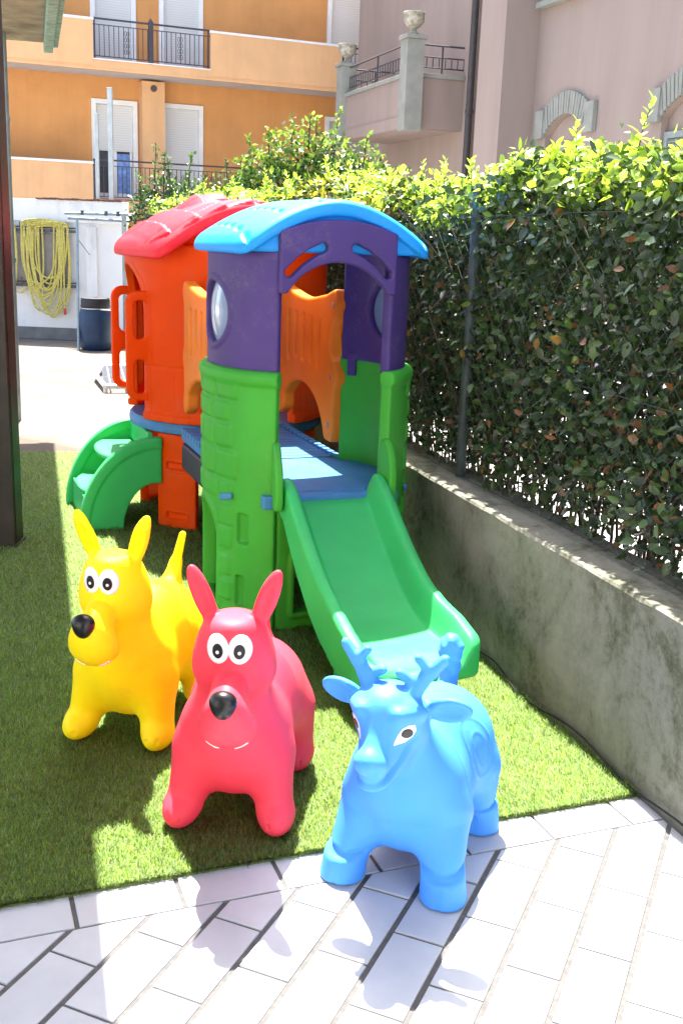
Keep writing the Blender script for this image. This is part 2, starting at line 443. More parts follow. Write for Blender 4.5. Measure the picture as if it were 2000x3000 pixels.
# loose fibres hanging over the cut front edge
n3 = 9000; s3 = rng.uniform(-2.6, 2.05, n3)
E3 = G_DIR[None] * s3[:, None] + G_N[None] * (EDGE + rng.uniform(-.001, .012, n3))[:, None]
ok = E3[:, 0] < wall_x(E3[:, 1]) - .01; E3 = E3[ok]; n3 = len(E3)
L3 = rng.uniform(.012, .026, n3); sd3 = rng.normal(0, .6, n3)
tip = E3 + (-G_N[None] * rng.uniform(.3, 1, n3)[:, None] + G_DIR[None] * sd3[:, None]) * L3[:, None]
px3 = G_DIR[None] * rng.uniform(.0007, .0012, n3)[:, None]
V3 = np.stack([np.column_stack([E3 - px3, np.full(n3, .012)]), np.column_stack([E3 + px3, np.full(n3, .012)]), np.column_stack([tip, rng.uniform(.008, .026, n3)])], 1).reshape(-1, 3)
F3 = [np.arange(n3)[:, None] * 3 + np.array([[0, 1, 2]])]; a3 = np.repeat(rng.uniform(0, .8, n3), 3)
o2 = len(V1); o3 = o2 + len(V2)
go = tag(mesh_np('grass', np.concatenate([V1, V2, V3]), F1 + [f + o2 for f in F2] + [f + o3 for f in F3], m_grass, None, True, np.concatenate([a1, a2, a3])), kind='stuff')
gn = rng.normal(0, .75, (len(go.data.vertices), 3)).astype(np.float32); gn[:, 2] = 1; gn /= np.linalg.norm(gn, axis=1, keepdims=True)
go.data.normals_split_custom_set_from_vertices(gn)

# ================================================================== LOW WALL, CABLE, FENCE, HEDGE
def wl(s, o, z):
    p = W0 + W_D * s + W_N * o; return (p[0], p[1], z)
WALL_YAW = math.atan2(.319, .948)
m_conc, nt, b, out = new_mat('mossy_concrete')
tc = N(nt, 'ShaderNodeTexCoord')
n1_ = N(nt, 'ShaderNodeTexNoise', Scale=3.2, Detail=9.0, Roughness=.72, Distortion=.4); nt.links.new(tc.outputs['Object'], n1_.inputs[0])
n2_ = N(nt, 'ShaderNodeTexNoise', Scale=38.0, Detail=6.0, Roughness=.8); nt.links.new(tc.outputs['Object'], n2_.inputs[0])
mpc = N(nt, 'ShaderNodeMapping'); mpc.inputs['Scale'].default_value = (1, 1, .14); nt.links.new(tc.outputs['Object'], mpc.inputs[0])
n3_ = N(nt, 'ShaderNodeTexNoise', Scale=11.0, Detail=6.0, Roughness=.75); nt.links.new(mpc.outputs[0], n3_.inputs[0])
ad0 = N(nt, 'ShaderNodeMath', operation='MULTIPLY_ADD'); ad0.inputs[1].default_value = .22; nt.links.new(n3_.outputs[0], ad0.inputs[0]); nt.links.new(n1_.outputs[0], ad0.inputs[2])
ad = N(nt, 'ShaderNodeMath', operation='MULTIPLY_ADD'); ad.inputs[1].default_value = .38; nt.links.new(n2_.outputs[0], ad.inputs[0]); nt.links.new(ad0.outputs[0], ad.inputs[2])
ad2 = N(nt, 'ShaderNodeMath', operation='SUBTRACT'); ad2.inputs[1].default_value = .12; nt.links.new(ad.outputs[0], ad2.inputs[0]); ad = ad2
c = ramp(nt, ad.outputs[0], [(.46, (.060, .062, .036)), (.57, (.115, .117, .078)), (.66, (.19, .188, .148)), (.85, (.27, .26, .215))])
nt.links.new(c, b.inputs[0]); b.inputs['Roughness'].default_value = .95; b.inputs['Specular IOR Level'].default_value = .2
bp = N(nt, 'ShaderNodeBump', Strength=.5, Distance=.008); nt.links.new(n2_.outputs[0], bp.inputs['Height']); nt.links.new(bp.outputs[0], b.inputs['Normal'])
lw = empty('low_wall', (W0[0], W0[1], 0), WALL_YAW, 'low concrete wall stained with dark moss under the hedge', 'wall')
NS = 140
V = []; F = []
for i in range(NS + 1):
    s_ = -2.2 + 13.0 * i / NS
    for (o_, z_) in ((0, -.02), (0, .28), (0, .545), (.006, .553), (.1, .556), (.22, .556), (.22, -.02)):
        V.append((o_ + (random.uniform(-.002, .002) if z_ > .5 else 0), s_, z_ + (random.uniform(-.003, .003) if z_ > .5 else 0)))
for i in range(NS):
    for k in range(6): F.append((i * 7 + k, i * 7 + k + 1, (i + 1) * 7 + k + 1, (i + 1) * 7 + k))
F.append(tuple(range(7))); F.append(tuple(reversed(range(NS * 7, NS * 7 + 7))))
g = MB(); g.add(V, F); o = g.build('wall_body', m_conc, lw)

m_black = mat('black_rubber', (.012, .012, .013), .6, .2, 30)
g = MB(); pts = []
for i in range(60):
    s_ = -.35 + 2.6 * i / 59
    o_ = -.016 - .02 * max(0, math.sin(i * .33)) * (1 if 10 < i < 50 else .3)
    pts.append(wl(s_, o_, .03 + .012 * math.sin(i * .5)))
g.tube(pts, .0035, 6); tag(g.build('cable', m_black, smooth=True), 'thin black cable lying on the lawn along the foot of the concrete wall', 'cable')

m_wire = mat('fence_wire', (.04, .05, .045), .6, .2, 20, metal=.2)
m_post = mat('fence_post_paint', (.05, .07, .075), .55, .3, 12, .3, 80)
fence = empty('chain_link_fence', (W0[0], W0[1], 0), WALL_YAW, 'dark chain link fence with round posts standing on the mossy concrete wall', 'fence')
g = MB(); sp = .072; Z0, Z1 = .575, 1.585; S0, S1 = -1.9, 9.6
k = 0
for sgn in (1, -1):
    x = S0 - (Z1 - Z0)
    while x < S1 + (Z1 - Z0):
        a, b_ = (x, Z0), (x + (Z1 - Z0) , Z1)
        if sgn < 0: a, b_ = (x + (Z1 - Z0), Z0), (x, Z1)
        n = 12; pp = []
        for i in range(n + 1):
            t = i / n; ss = a[0] + (b_[0] - a[0]) * t; zz = a[1] + (b_[1] - a[1]) * t
            if S0 <= ss <= S1: pp.append((.104 + .004 * sgn + .006 * math.sin(ss * 2.3) + .004 * math.sin(zz * 9 + ss), ss, zz))
        if len(pp) > 1: g.tube(pp, .0010, 3, False)
        x += sp
for zz in (Z0, 1.05, Z1): g.tube([(.104 + .006 * math.sin(ss * 2.3), ss, zz + .006 * math.sin(ss * 3)) for ss in np.linspace(S0, S1, 60)], .0018, 4)
g.build('wire_mesh', m_wire, fence)
for s_ in (-.75, 1.62, 4.0, 6.4, 8.8):
    g = MB(); g.tube([(.130, s_, .55), (.130, s_, 1.68)], .021, 14); g.tube([(.130, s_, 1.68), (.130, s_, 1.70)], [.023, .012], 14)
    g.build('post', m_post, fence, smooth=True)

def leaf_mesh(name, P, Nn, D, L, Wd, var, m, parent, fold=.25):
    """one folded pointed leaf per row: P base, D direction, Nn face normal, L length, Wd half width"""
    D = D / (np.linalg.norm(D, axis=1, keepdims=True) + 1e-9)
    T = np.cross(Nn, D); T /= (np.linalg.norm(T, axis=1, keepdims=True) + 1e-9)
    Nn = np.cross(D, T)
    L = L[:, None]; Wd = Wd[:, None]
    cur = rng.uniform(-.05, .22, (len(P), 1))
    def pt(t, s, up): return P + D * L * t + T * Wd * s + Nn * (up * fold * Wd - cur * L * t * t)
    V = np.stack([pt(0, 0, 0), pt(.33, 0, -.0), pt(.68, 0, 0), pt(1, 0, 0), pt(.3, 1, 1), pt(.66, .85, .85), pt(.3, -1, 1), pt(.66, -.85, .85)], 1).reshape(-1, 3)
    i = np.arange(len(P))[:, None] * 8
    F = [np.concatenate([i + np.array([[1, 2, 5, 4]]), i + np.array([[1, 6, 7, 2]])]),
         np.concatenate([i + np.array([[0, 1, 4]]), i + np.array([[0, 6, 1]]), i + np.array([[2, 3, 5]]), i + np.array([[2, 7, 3]])])]
    return mesh_np(name, V, F, m, parent, True, np.repeat(var, 8))
def unit(n):
    v = rng.normal(size=(n, 3)); return v / np.linalg.norm(v, axis=1, keepdims=True)

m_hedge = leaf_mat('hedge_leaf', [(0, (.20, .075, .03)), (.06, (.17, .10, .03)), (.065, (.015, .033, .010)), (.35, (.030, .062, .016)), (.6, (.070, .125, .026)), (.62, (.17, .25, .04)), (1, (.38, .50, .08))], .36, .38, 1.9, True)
m_bark = mat('twig_bark', (.06, .045, .032), .9, .3, 30)
hedge = empty('hedge', (W0[0], W0[1], 0), WALL_YAW, 'clipped evergreen hedge with bright new growth on top behind the chain link fence', 'hedge')
def hedge_leaves():
    Ps, Ns, Ds, Ls, Ws, Vs = [], [], [], [], [], []
    def put(n, s, o, z, nrm, L, var):
        Ps.append(np.column_stack([o, s, z])); Ns.append(nrm); d = unit(n); d[:, 2] = d[:, 2] * .7 - .15; Ds.append(d); Ls.append(L); Ws.append(L * rng.uniform(.22, .31, n)); Vs.append(var)
    def zt(s): return 1.72 + .05 * np.sin(s * 1.9) + .035 * np.sin(s * 5.1 + 1) + .03 * np.sin(s * 11)
    def s_samp(n):                                   # denser towards the camera
        t = rng.random(n); return -1.9 + 12.2 * t ** 1.25
    # front face
    n = 46000; s = s_samp(n); z = rng.uniform(.57, 1.0, n) ** 1.0; z = .57 + (zt(s) - .57) * rng.random(n) ** .72
    keep = rng.random(n) < np.clip((z - .48) / .28, .5, 1)
    s, z = s[keep], z[keep]; n = len(s)
    o = np.where(z > .95, .13, .14) + np.abs(rng.normal(0, .07, n)) - .03 * (rng.random(n) < .35) + .03 * np.sin(s * 6) * np.sin(z * 7)
    nr = unit(n) * .75 + np.array([[-1., 0, .25]])
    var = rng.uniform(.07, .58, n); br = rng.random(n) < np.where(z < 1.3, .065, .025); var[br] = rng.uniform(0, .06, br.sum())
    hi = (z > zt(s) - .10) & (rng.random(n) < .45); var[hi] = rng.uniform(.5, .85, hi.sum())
    put(n, s, o, z, nr, rng.uniform(.024, .054, n), var)
    # body and back side
    n = 26000; s = s_samp(n); z = .57 + (zt(s) - .63) * rng.random(n) ** .75; o = rng.uniform(.24, .78, n)
    keep = rng.random(n) < np.clip((z - .56) / .34, .24, 1); s, z, o = s[keep], z[keep], o[keep]; n = len(s)
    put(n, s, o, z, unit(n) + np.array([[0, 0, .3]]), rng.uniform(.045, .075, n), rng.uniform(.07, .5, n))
    # skirt of leaves low down
    n = 25000; s = s_samp(n); z = rng.uniform(.57, .98, n); o = rng.uniform(.13, .62, n)
    put(n, s, o, z, unit(n) + np.array([[-.4, 0, .3]]), rng.uniform(.026, .052, n), np.where(rng.random(n) < .09, rng.uniform(0, .06, n), rng.uniform(.07, .42, n)))
    # sunlit top with young leaves
    n = 29000; s = s_samp(n); o = rng.uniform(.10, .80, n); z = zt(s) + rng.normal(-.01, .035, n) - .05 * np.abs(o - .45) / .35
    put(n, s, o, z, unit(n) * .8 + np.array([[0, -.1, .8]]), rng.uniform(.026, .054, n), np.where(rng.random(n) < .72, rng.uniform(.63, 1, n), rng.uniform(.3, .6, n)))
    # upright shoots
    ns = 230; tall = rng.random(ns) ** 3
    for i in range(ns):
        s0 = s_samp(1)[0]; o0 = rng.uniform(.15, .75); h = .05 + .13 * tall[i]; z0 = zt(np.array([s0]))[0] - .02
        lean = rng.normal(0, .12, 2); k = int(5 + h * 50)
        t = np.linspace(.15, 1, k); ang = np.arange(k) * 2.4 + rng.uniform(0, 6)
        P = np.column_stack([o0 + lean[0] * h * t, s0 + lean[1] * h * t, z0 + h * t])
        d = np.column_stack([np.cos(ang), np.sin(ang), .5 + .9 * t])
        Ps.append(P); Ds.append(d); Ns.append(np.column_stack([-np.cos(ang) * .5, -np.sin(ang) * .5, np.ones(k)]) + unit(k) * .3)
        L = rng.uniform(.035, .06, k) * (1.1 - .4 * t); Ls.append(L); Ws.append(L * .24); Vs.append(rng.uniform(.72, 1, k))
        shoots.append([tuple(P[0] - np.array([0, 0, .08])), tuple(P[k // 2]), tuple(P[-1])])
    return [np.concatenate(q) for q in (Ps, Ns, Ds, Ls, Ws, Vs)]
shoots = []
P, Nn, D, L, Wd, va = hedge_leaves()
leaf_mesh('foliage', P, Nn, D, L, Wd, va, m_hedge, hedge)
g = MB()
for q in shoots: g.tube(q, [.0025, .002, .001], 4, False)
for i in range(560):
    s0 = -1.9 + 12 * random.random() ** 1.2; o0 = random.uniform(.2, .7); r0 = random.uniform(.004, .010)
    pp = [(o0 + random.gauss(0, .03) * j, s0 + random.gauss(0, .035) * j, 1.6 * j / 4) for j in range(5)]
    g.tube(pp, [r0, r0 * .85, r0 * .7, r0 * .5, r0 * .3], 5, False)
for i in range(420):
    s0 = -1.9 + 9 * random.random() ** 1.3; o0 = random.uniform(.16, .3); z0 = random.uniform(.6, 1.6)
    d = Vector((random.gauss(0, .3), random.gauss(0, 1), random.gauss(.3, .8))).normalized() * random.uniform(.08, .25)
    p0 = Vector((o0, s0, z0)); g.tube([p0, p0 + d * .5 + Vector((0, 0, .01)), p0 + d], [.003, .002, .0012], 4, False)
g.build('stems', m_bark, hedge)

# ================================================================== PLAYSET
PA = R(21); PU = np.array([math.cos(PA), math.sin(PA)]); PV = np.array([-math.sin(PA), math.cos(PA)])
FC = np.array([-.0485, 3.931])
m_green = mat('green_plastic', (.065, .43, .05), .5, .10, 5, .06, 400, spec=.22, thru=.22, wear=.28)
m_green_sky = mat('green_plastic_sky_tint', (.055, .56, .165), .45, .09, 5, .06, 400, spec=.25, thru=.22, wear=.28)  # same plastic as the tower green, with teal sky reflection put into the colour
m_purple = mat('purple_plastic', (.065, .038, .18), .5, .10, 4, .06, 400, spec=.22, wear=.3)
m_blue = mat('sky_blue_plastic', (.02, .34, .90), .48, .07, 4, .05, 400, spec=.25, thru=.12, wear=.28)
m_deck = mat('blue_deck_plastic', (.05, .20, .46), .5, .14, 8, .08, 300, spec=.25, wear=.35)
m_orange = mat('orange_red_plastic', (1.0, .085, .0), .5, .09, 4, .06, 400, spec=.15, thru=.22, wear=.28)
m_rail = mat('amber_plastic', (.90, .24, .02), .48, .09, 6, .06, 400, spec=.2, thru=.2, wear=.28)
m_red = mat('red_plastic', (.90, .03, .055), .5, .08, 4, .06, 400, spec=.2, thru=.12, wear=.28)
m_dark = mat('dark_purple_plastic', (.035, .022, .05), .5, .15, 6)
m_bolt = mat('bolt_steel', (.45, .43, .42), .35, .1, 20, metal=.8)
m_bub, nt, b, out = new_mat('clear_blue_bubble')
b.inputs['Base Color'].default_value = (.30, .40, .62, 1); b.inputs['Roughness'].default_value = .15; b.inputs['Transmission Weight'].default_value = .25; b.inputs['IOR'].default_value = 1.2; b.inputs['Alpha'].default_value = .9

play = empty('playset', (FC[0], FC[1], 0), PA, 'climbing playset with green slide tower, blue roof, bridge and orange red roofed turret', 'playset')
CR, CO, TH = .3676, .0124, math.asin(.31 / .3676); ARC = 2 * TH * CR
def side_warp(s, r0=0.0):
    def f(V):
        ph = -TH + V[:, 0] / CR; r = CR + r0 + V[:, 2]
        return np.column_stack([s * (CO + r * np.cos(ph)), .31 + r * np.sin(ph), V[:, 1]])
    return f
# local x=p along the curve from the front seam, y=z height, z=w outward
stones = []
rs = random.Random(3)
zz = .50
while zz < .93:
    hh = rs.choice((.085, .10, .115)); pp = .17 + rs.uniform(-.03, .02)
    while pp < .56:
        ww = rs.uniform(.07, .14); stones.append((pp + ww / 2, zz + hh / 2, ww / 2 - .006, hh / 2 - .006)); pp += ww
    zz += hh
for zz0, pa, pb in ((.10, .17, .235), (.20, .175, .24), (.31, .17, .24), (.40, .165, .25), (.14, .53, .60), (.27, .52, .6), (.39, .51, .6)):
    stones.append(((pa + pb) / 2, zz0 + .045, (pb - pa) / 2, .042))
def green_side(P):
    p, z, w_ = P
    d = box2(p, z, ARC / 2 - .03, .5, ARC / 2 - .03, .5, .012)
    hole = arch2(p, z, ARC / 2 + .015, .065, .125, .34)
    d = smax(d, -hole, .01)
    rel = np.full_like(p, 0.)
    for (a, b_, c_, e_) in stones:
        q = box2(p, z, a, b_, c_, e_, .012); rel = np.maximum(rel, .009 * np.clip(-q / .008 + .2, 0, 1))
    rel = rel * np.clip((hole - .012) / .01, 0, 1)
    for (a, b_, c_, e_) in ((.125, .40, .026, .062), (.135, .15, .022, .065)):
        q = box2(p, z, a, b_, c_, e_, .006); rel = rel - .022 * np.clip(-q / .007, 0, 1)
    dd = extrude(d, w_ - .0, .05, .008, rel)
    rim = box2(w_, z, .008, .975, .033, .026, .020) ; rim = np.maximum(rim, np.abs(p - ARC / 2 + .03) - ARC / 2 + .03 - .004)
    # flared frame round the crawl hole
    lip = np.maximum(np.abs(hole - .012) - .012, np.abs(w_) - .030)
    return smin(smin(dd, rim, .012), lip, .008)
for s in (-1, 1):
    o = sdf_obj('tower_wall', green_side, (-.03, -.02, -.05), (ARC + .03, 1.03, .065), .0065, m_green, play, side_warp(s), flip=(s > 0))
    o['label'] = 'green moulded tower wall with crawl hole and embossed stones'
    pill = sdf_obj('grab_slot', lambda P: extrude(seg2(P[0], P[1], (.175, .523), (.215, .513), .012), P[2] - .036, .014, .004), (.15, .49, .01), (.24, .55, .055), .003, m_deck, o, side_warp(s), flip=(s > 0))
def purple_side(P, wc):
    p, z, w_ = P
    d = box2(p, z, ARC / 2 - .03, 1.205, ARC / 2 - .033, .225, .01)
    ring = np.hypot(p - wc, (z - 1.20) * 1.0)
    d = smax(d, -(ring - .115), .006)
    dd = extrude(d, w_, .042, .007)
    lip = np.hypot(np.abs(ring - .124) - .004, np.maximum(np.abs(w_) - .018, 0)) - .007
    tab = extrude(box2(p, z, ARC - .12, .965, .022, .05, .006), w_ + .018, .02, .004)
    return smin(smin(dd, lip, .012), tab, .006)
for s in (-1, 1):
    wc = ARC / 2 - .035 if s < 0 else ARC / 2 + .035
    o = sdf_obj('upper_panel', lambda P, wc=wc: purple_side(P, wc), (-.02, .9, -.05), (ARC + .02, 1.45, .05), .0065, m_purple, play, side_warp(s, -.012), flip=(s > 0))
    o['label'] = 'purple curved wall panel with round bubble window'
    def bub(P, wc=wc):
        q = np.sqrt((P[0] - wc) ** 2 + (P[1] - 1.20) ** 2)
        h_ = np.sqrt(np.maximum(.34 ** 2 - q ** 2, 1e-6)) - .325
        return np.maximum(np.abs(P[2] - h_) - .0035, q - .117)
    sdf_obj('bubble_window', bub, (wc - .14, 1.06, -.02), (wc + .14, 1.34, .075), .005, m_bub, o, side_warp(s, -.012), flip=(s > 0))
# arched front and back panels (u, z, w) -> plane
def arch_panel(P):
    x, z, w_ = P
    top = 1.545 - .9 * x * x
    d = np.maximum(np.abs(x) - .222, np.maximum(z - top, 1.285 - z))
    q = np.sqrt(x ** 2 + (z - 1.17) ** 2 ) - .225
    d = smax(d, -q, .006)
    for sx in (-1, 1):
        pts = [(sx * .062, 1.447), (sx * .105, 1.427), (sx * .15, 1.396), (sx * .188, 1.358)]
        for a_, b_ in zip(pts[:-1], pts[1:]): d = np.maximum(d, -seg2(x, z, a_, b_, .0165))
    return extrude(d, w_, .042, .007)
for y0 in (-.012,):
    sdf_obj('arch_panel', arch_panel, (-.25, 1.25, -.04), (.25, 1.58, .04), .005, m_purple, play, lambda V, y0=y0: np.column_stack([V[:, 0], V[:, 2] + y0, V[:, 1]]), flip=True)

def vault(hw, front, back, ztip, apex, thick, ends, gable, bumps):
    vm, hv = (front + back) / 2, (back - front) / 2
    def f(P):
        u, v, z = P
        t = np.clip(np.abs(v - vm) / hv, 0, 1.2)
        wv = hw * (1 - (1 - ends) * t ** 2.2)
        k = np.clip(u / wv, -1.2, 1.2)
        top = ztip + (apex - ztip) * (1 - np.abs(k) ** 1.85) - .03 * np.clip(t - .55, 0, 1) ** 2
        bot = top - thick
        d = smax(smax((z - top) * .85, (bot - z) * .85, .035), smax((np.abs(u) - wv) * .9, np.abs(v - vm) - hv, .05), .035)
        if gable:
            dg = smax(smax((z - top + .01) * .85, (ztip - .032) - z, .01), smax(np.abs(u) - wv + .012, np.abs(v - (front + .055)) - .02, .01), .012)
            d = smin(d, dg, .012)
        if bumps: d = d - bumps(u - 0, v, z, top)
        return d
    return f
def dents(u, v, z, top):
    """short shingle notches pressed into the roof skin"""
    r = np.zeros_like(u)
    near = np.abs(z - top) < .03
    for row, (ua, n_, off) in enumerate(((.335, 6, 0), (.20, 7, .045), (.07, 7, 0))):
        for sx in (-1, 1):
            for i in range(n_):
                vc = .02 + off + i * .095
                q = ((np.abs(u - sx * ua) / .012) ** 2 + ((v - vc) / .030) ** 2)
                r = np.maximum(r, .010 * np.clip(1.2 - q, 0, 1))
    return -r * near
o = sdf_obj('roof', vault(.43, -.035, .69, 1.458, 1.617, .058, .80, True, dents), (-.5, -.13, 1.33), (.5, .76, 1.66), .0065, m_blue, play, flip=False)
o['label'] = 'sky blue vaulted roof with shingle notches'

# lower entry panels with arched doorway
def entry(P):
    x, z, w_ = P
    d = box2(x, z, 0, .25, .207, .25, .008)
    h_ = arch2(x, z, 0, .075, .135, .27)
    d = smax(d, -h_, .008)
    lip = np.maximum(np.abs(h_ - .010) - .010, np.abs(w_) - .030)
    return smin(extrude(d, w_, .04, .006), lip, .01)
sdf_obj('entry_panel', entry, (-.24, -.03, -.05), (.24, .53, .05), .006, m_green, play, lambda V: np.column_stack([V[:, 0], V[:, 2] + .012, V[:, 1]]), flip=True)
sdf_obj('entry_panel', entry, (-.24, -.03, -.05), (.24, .53, .05), .006, m_green, play, lambda V: np.column_stack([V[:, 0], V[:, 2] + .60, V[:, 1]]), flip=True)
# tower deck
poly = []
for s, rng_ in ((1, 1), (-1, -1)):
    for i in range(15):
        ph = (-TH + 2 * TH * i / 14) * rng_; poly.append((s * (CO + (CR - .026) * math.cos(ph)), .31 + (CR - .026) * math.sin(ph)))
g = MB(); g.prism(poly, .478, .55); g.build('tower_deck', m_deck, play, .006)
g = MB(); g.box(-.155, .155, -.03, .02, .50, .547); g.build('deck_lip', m_deck, play, .008)

# slide ---------------------------------------------------------------
SY = R(0.5)
bs = np.array([-.05, .0, .04, .09, .21, .32, .43, .51, .58, .66, .76, .92]); bz = np.array([.53, .528, .512, .475, .385, .312, .252, .222, .206, .200, .197, .192])
fs = np.linspace(-.05, .86, 240); fz = np.interp(fs, bs, bz)
for _ in range(10): fz[1:-1] = (fz[:-2] + fz[1:-1] * 2 + fz[2:]) / 4
def slide(P):
    t, s, z = P                               # t across, s along (forward), z up
    bed = np.interp(s, fs, fz)
    hw = .208 + .016 * np.clip((s - .50) / .2, 0, 1)
    rimh = np.interp(s, [-.05, 0, .08, .2, .54, .68, .79, .89], [.075, .085, .095, .10, .10, .085, .06, .01])
    e = np.clip((np.abs(t) - (hw - .085)) / .050, 0, 1); e = e * e * (3 - 2 * e)
    lipdip = -.022 * np.clip((s - .74) / .1, 0, 1) ** 2
    top = bed + rimh * e + lipdip * (1 - e)
    slope = np.interp(s, [-.05, 0, .05, .12, .4, .55, .8], [.9, .85, .78, .78, .85, .95, 1])
    bot = np.interp(s, [-.05, .03, .10, .2, .34, .46, .58, .72, .87], [.47, .45, .38, .29, .19, .13, .105, .095, .12])
    sfront = .862 - .75 * t * t - .0 * t
    d = smax((z - top) * slope, (bot - z) * .85, .012)
    d = smax(d, np.abs(t) - hw, .022)
    d = smax(d, s - sfront, .030)
    d = np.maximum(d, -s - .012)
    cav = np.maximum(np.maximum(np.abs(t) - hw + .03, z - bed + .03), np.maximum(s - .77, -s - .1))
    d = smax(d, -cav, .008)
    foot = np.maximum(box2(t, s, 0, .52, .155, .07, .03), np.maximum(z - .19, -z))
    return np.minimum(d, foot)
ca, sa = math.cos(SY), math.sin(SY)
def slide_warp(V):
    t, s, z = V.T; return np.column_stack([t * ca + s * sa + .006, -(-t * sa + s * ca) - .018, z])
o = sdf_obj('slide', slide, (-.27, -.03, -.02), (.27, .92, .67), .006, m_green_sky, play, slide_warp, flip=True)
o['label'] = 'bright green slide chute with raised rims'
# slide brackets: flanges beside the chute and the blue catches under them
for s in (-1, 1):
    def ear(P, s=s):
        y, z, w_ = P
        poly = [(-.055, .50), (.05, .50), (.05, .735), (.022, .755), (-.012, .735), (-.055, .64)]
        d = np.full_like(y, -1e9)
        for i in range(len(poly)):
            a_, b_ = poly[i], poly[(i + 1) % len(poly)]; ex, ey = b_[0] - a_[0], b_[1] - a_[1]; L_ = math.hypot(ex, ey)
            d = smax(d, ((y - a_[0]) * ey - (z - a_[1]) * ex) / L_, .02)
        return extrude(d, w_, .03, .008)
    sdf_obj('slide_bracket', ear, (-.09, .46, -.03), (.09, .79, .03), .005, m_green, play,
            lambda V, s=s: np.column_stack([s * (.222 + V[:, 2] - .12 * np.clip(V[:, 0], -.02, .08)), V[:, 0] * 1.0 - .035, V[:, 1]]), flip=(s < 0))
    g = MB(); g.box(s * .205, s * .268, -.035, .008, .498, .548); g.build('catch', m_deck, play, .005)
g = MB(); g.tube([(.352, .12, .90), (.362, .118, .90)], .014, 12); g.build('bolt', m_bolt, play)

# bridge ----------------------------------------------------------------
TC = np.array([.075, 1.86]); TR = .50                       # turret centre and radius (local)
g = MB(); g.box(-.265, .265, .60, 1.40, .488, .535)
for i in range(13):
    y0 = .63 + i * .058; g.box(-.235, .235, y0, y0 + .050, .535, .547)
    for s in (-1, 1): g.box(min(s * .240, s * .275), max(s * .240, s * .275), y0, y0 + .038, .530, .556)
g.build('bridge_floor', m_deck, play, .004)
g = MB(); g.box(-.28, -.235, .66, 1.33, .36, .487); g.box(.235, .28, .66, 1.33, .36, .487)
g.box(-.25, .25, .80, .88, .30, .486); g.box(-.275, -.20, .79, .90, 0, .36); g.box(.20, .275, .79, .90, 0, .36); g.box(-.2, .2, .83, .86, .0, .30)
g.build('bridge_support', m_dark, play, .01)
def railing(P):
    y, z, w_ = P
    top = 1.235 + .018 * np.cos((y - .62) * 8.2) + .02 * np.clip((.70 - y) / .1, -.2, 1)
    d = smax(smax(z - top, .615 - z, .02), smax(.60 - y, y - 1.37, .02), .03)
    d = smax(d, -(np.hypot((y - 1.03) / 1.25, np.maximum(z - .56, 0)) - .265) * .9, .02)
    d = smax(d, -(np.hypot(y - .60, (z - 1.06) * .62) - .055), .015)
    knob = np.minimum(np.hypot(y - .625, z - 1.205), np.minimum(np.hypot(y - .625, z - .90), np.hypot(y - .645, z - .69))) - .045
    knob = np.minimum(knob, np.minimum(np.hypot(y - 1.35, z - 1.205), np.minimum(np.hypot(y - 1.35, z - .90), np.hypot(y - 1.33, z - .69))) - .045)
    d = smin(d, knob, .03)
    rel = np.zeros_like(y)
    for k in range(5):
        q = seg2(y, z, (.80 + .105 * k, .93 + (.0 if k in (0, 4) else .02)), (.80 + .105 * k, 1.12), .026); rel = np.maximum(rel, np.clip(-q / .014, 0, 1))
    dw = np.abs(w_) - (.030 - .013 * rel)
    a_, b_ = d + .012, dw + .012
    return np.hypot(np.maximum(a_, 0), np.maximum(b_, 0)) + np.minimum(np.maximum(a_, b_), 0) - .012
for s in (-1, 1):
    o = sdf_obj('bridge_railing', railing, (.52, .52, -.045), (1.45, 1.30, .045), .0065, m_rail, play, lambda V, s=s: np.column_stack([V[:, 2] + s * .238, V[:, 0] - .03, V[:, 1]]))
    for yb, zb in ((.625, 1.205), (.625, .90), (.645, .69)):
        g = MB(); g.tube([(s * .238 - .034, yb - .03, zb), (s * .238 + .034, yb - .03, zb)], .011, 12); g.build('bolt', m_bolt, o)

# turret -----------------------------------------------------------------
CIRC = 2 * math.pi * TR
def turret_warp(V, dr=0.0):
    th = V[:, 0] / TR; r = TR + dr + V[:, 2]
    return np.column_stack([TC[0] + r * np.cos(th), TC[1] + r * np.sin(th), V[:, 1]])
# angle convention: 0 = +u, 90 = +v ; bridge opening at -90 (270), stair opening at 180
def turret(P):
    p, z, w_ = P
    d = box2(p, z, CIRC / 2, .985, CIRC, .43, 0)
    for ang, hw_, zs, z0 in ((270, .225, 1.06, .50), (180, .21, 1.10, .50)):
        d = smax(d, -arch2(p, z, R(ang) * TR, z0, hw_, zs), .012)
    gr = np.full_like(p, 1e9)
    for ang in (270, 180):
        q = arch2(p, z, R(ang) * TR, .4, .29 if ang == 270 else .27, 1.07); gr = np.minimum(gr, np.abs(q))
    for ang in (225, 315, 45, 135):
        for k in (-.055, .02): gr = np.minimum(gr, np.maximum(np.abs(p - R(ang) * TR - k), z - .80))
    gr = np.minimum(gr, np.maximum(np.abs(z - .83), np.abs(p - R(225) * TR) - .2))
    rel = -.004 * np.clip(1 - gr / .006, 0, 1)
    # round window on the two far sides
    for ang in (60,): d = smax(d, -(np.hypot(p - R(ang) * TR, z - 1.1) - .13), .01)
    rel = rel + .012 * np.clip((.60 - z) / .012, 0, 1)
    return extrude(d, w_, .045, .006, rel)
V, F = surface_nets(turret, (0 - .0325, .53, -.045), (CIRC + .0325, 1.49, .05), .0065)
# crop the seam so that the ring closes on itself
o = mesh_np('turret_wall', turret_warp(V), F, m_orange, play); o['label'] = 'orange red round turret wall with arched openings'
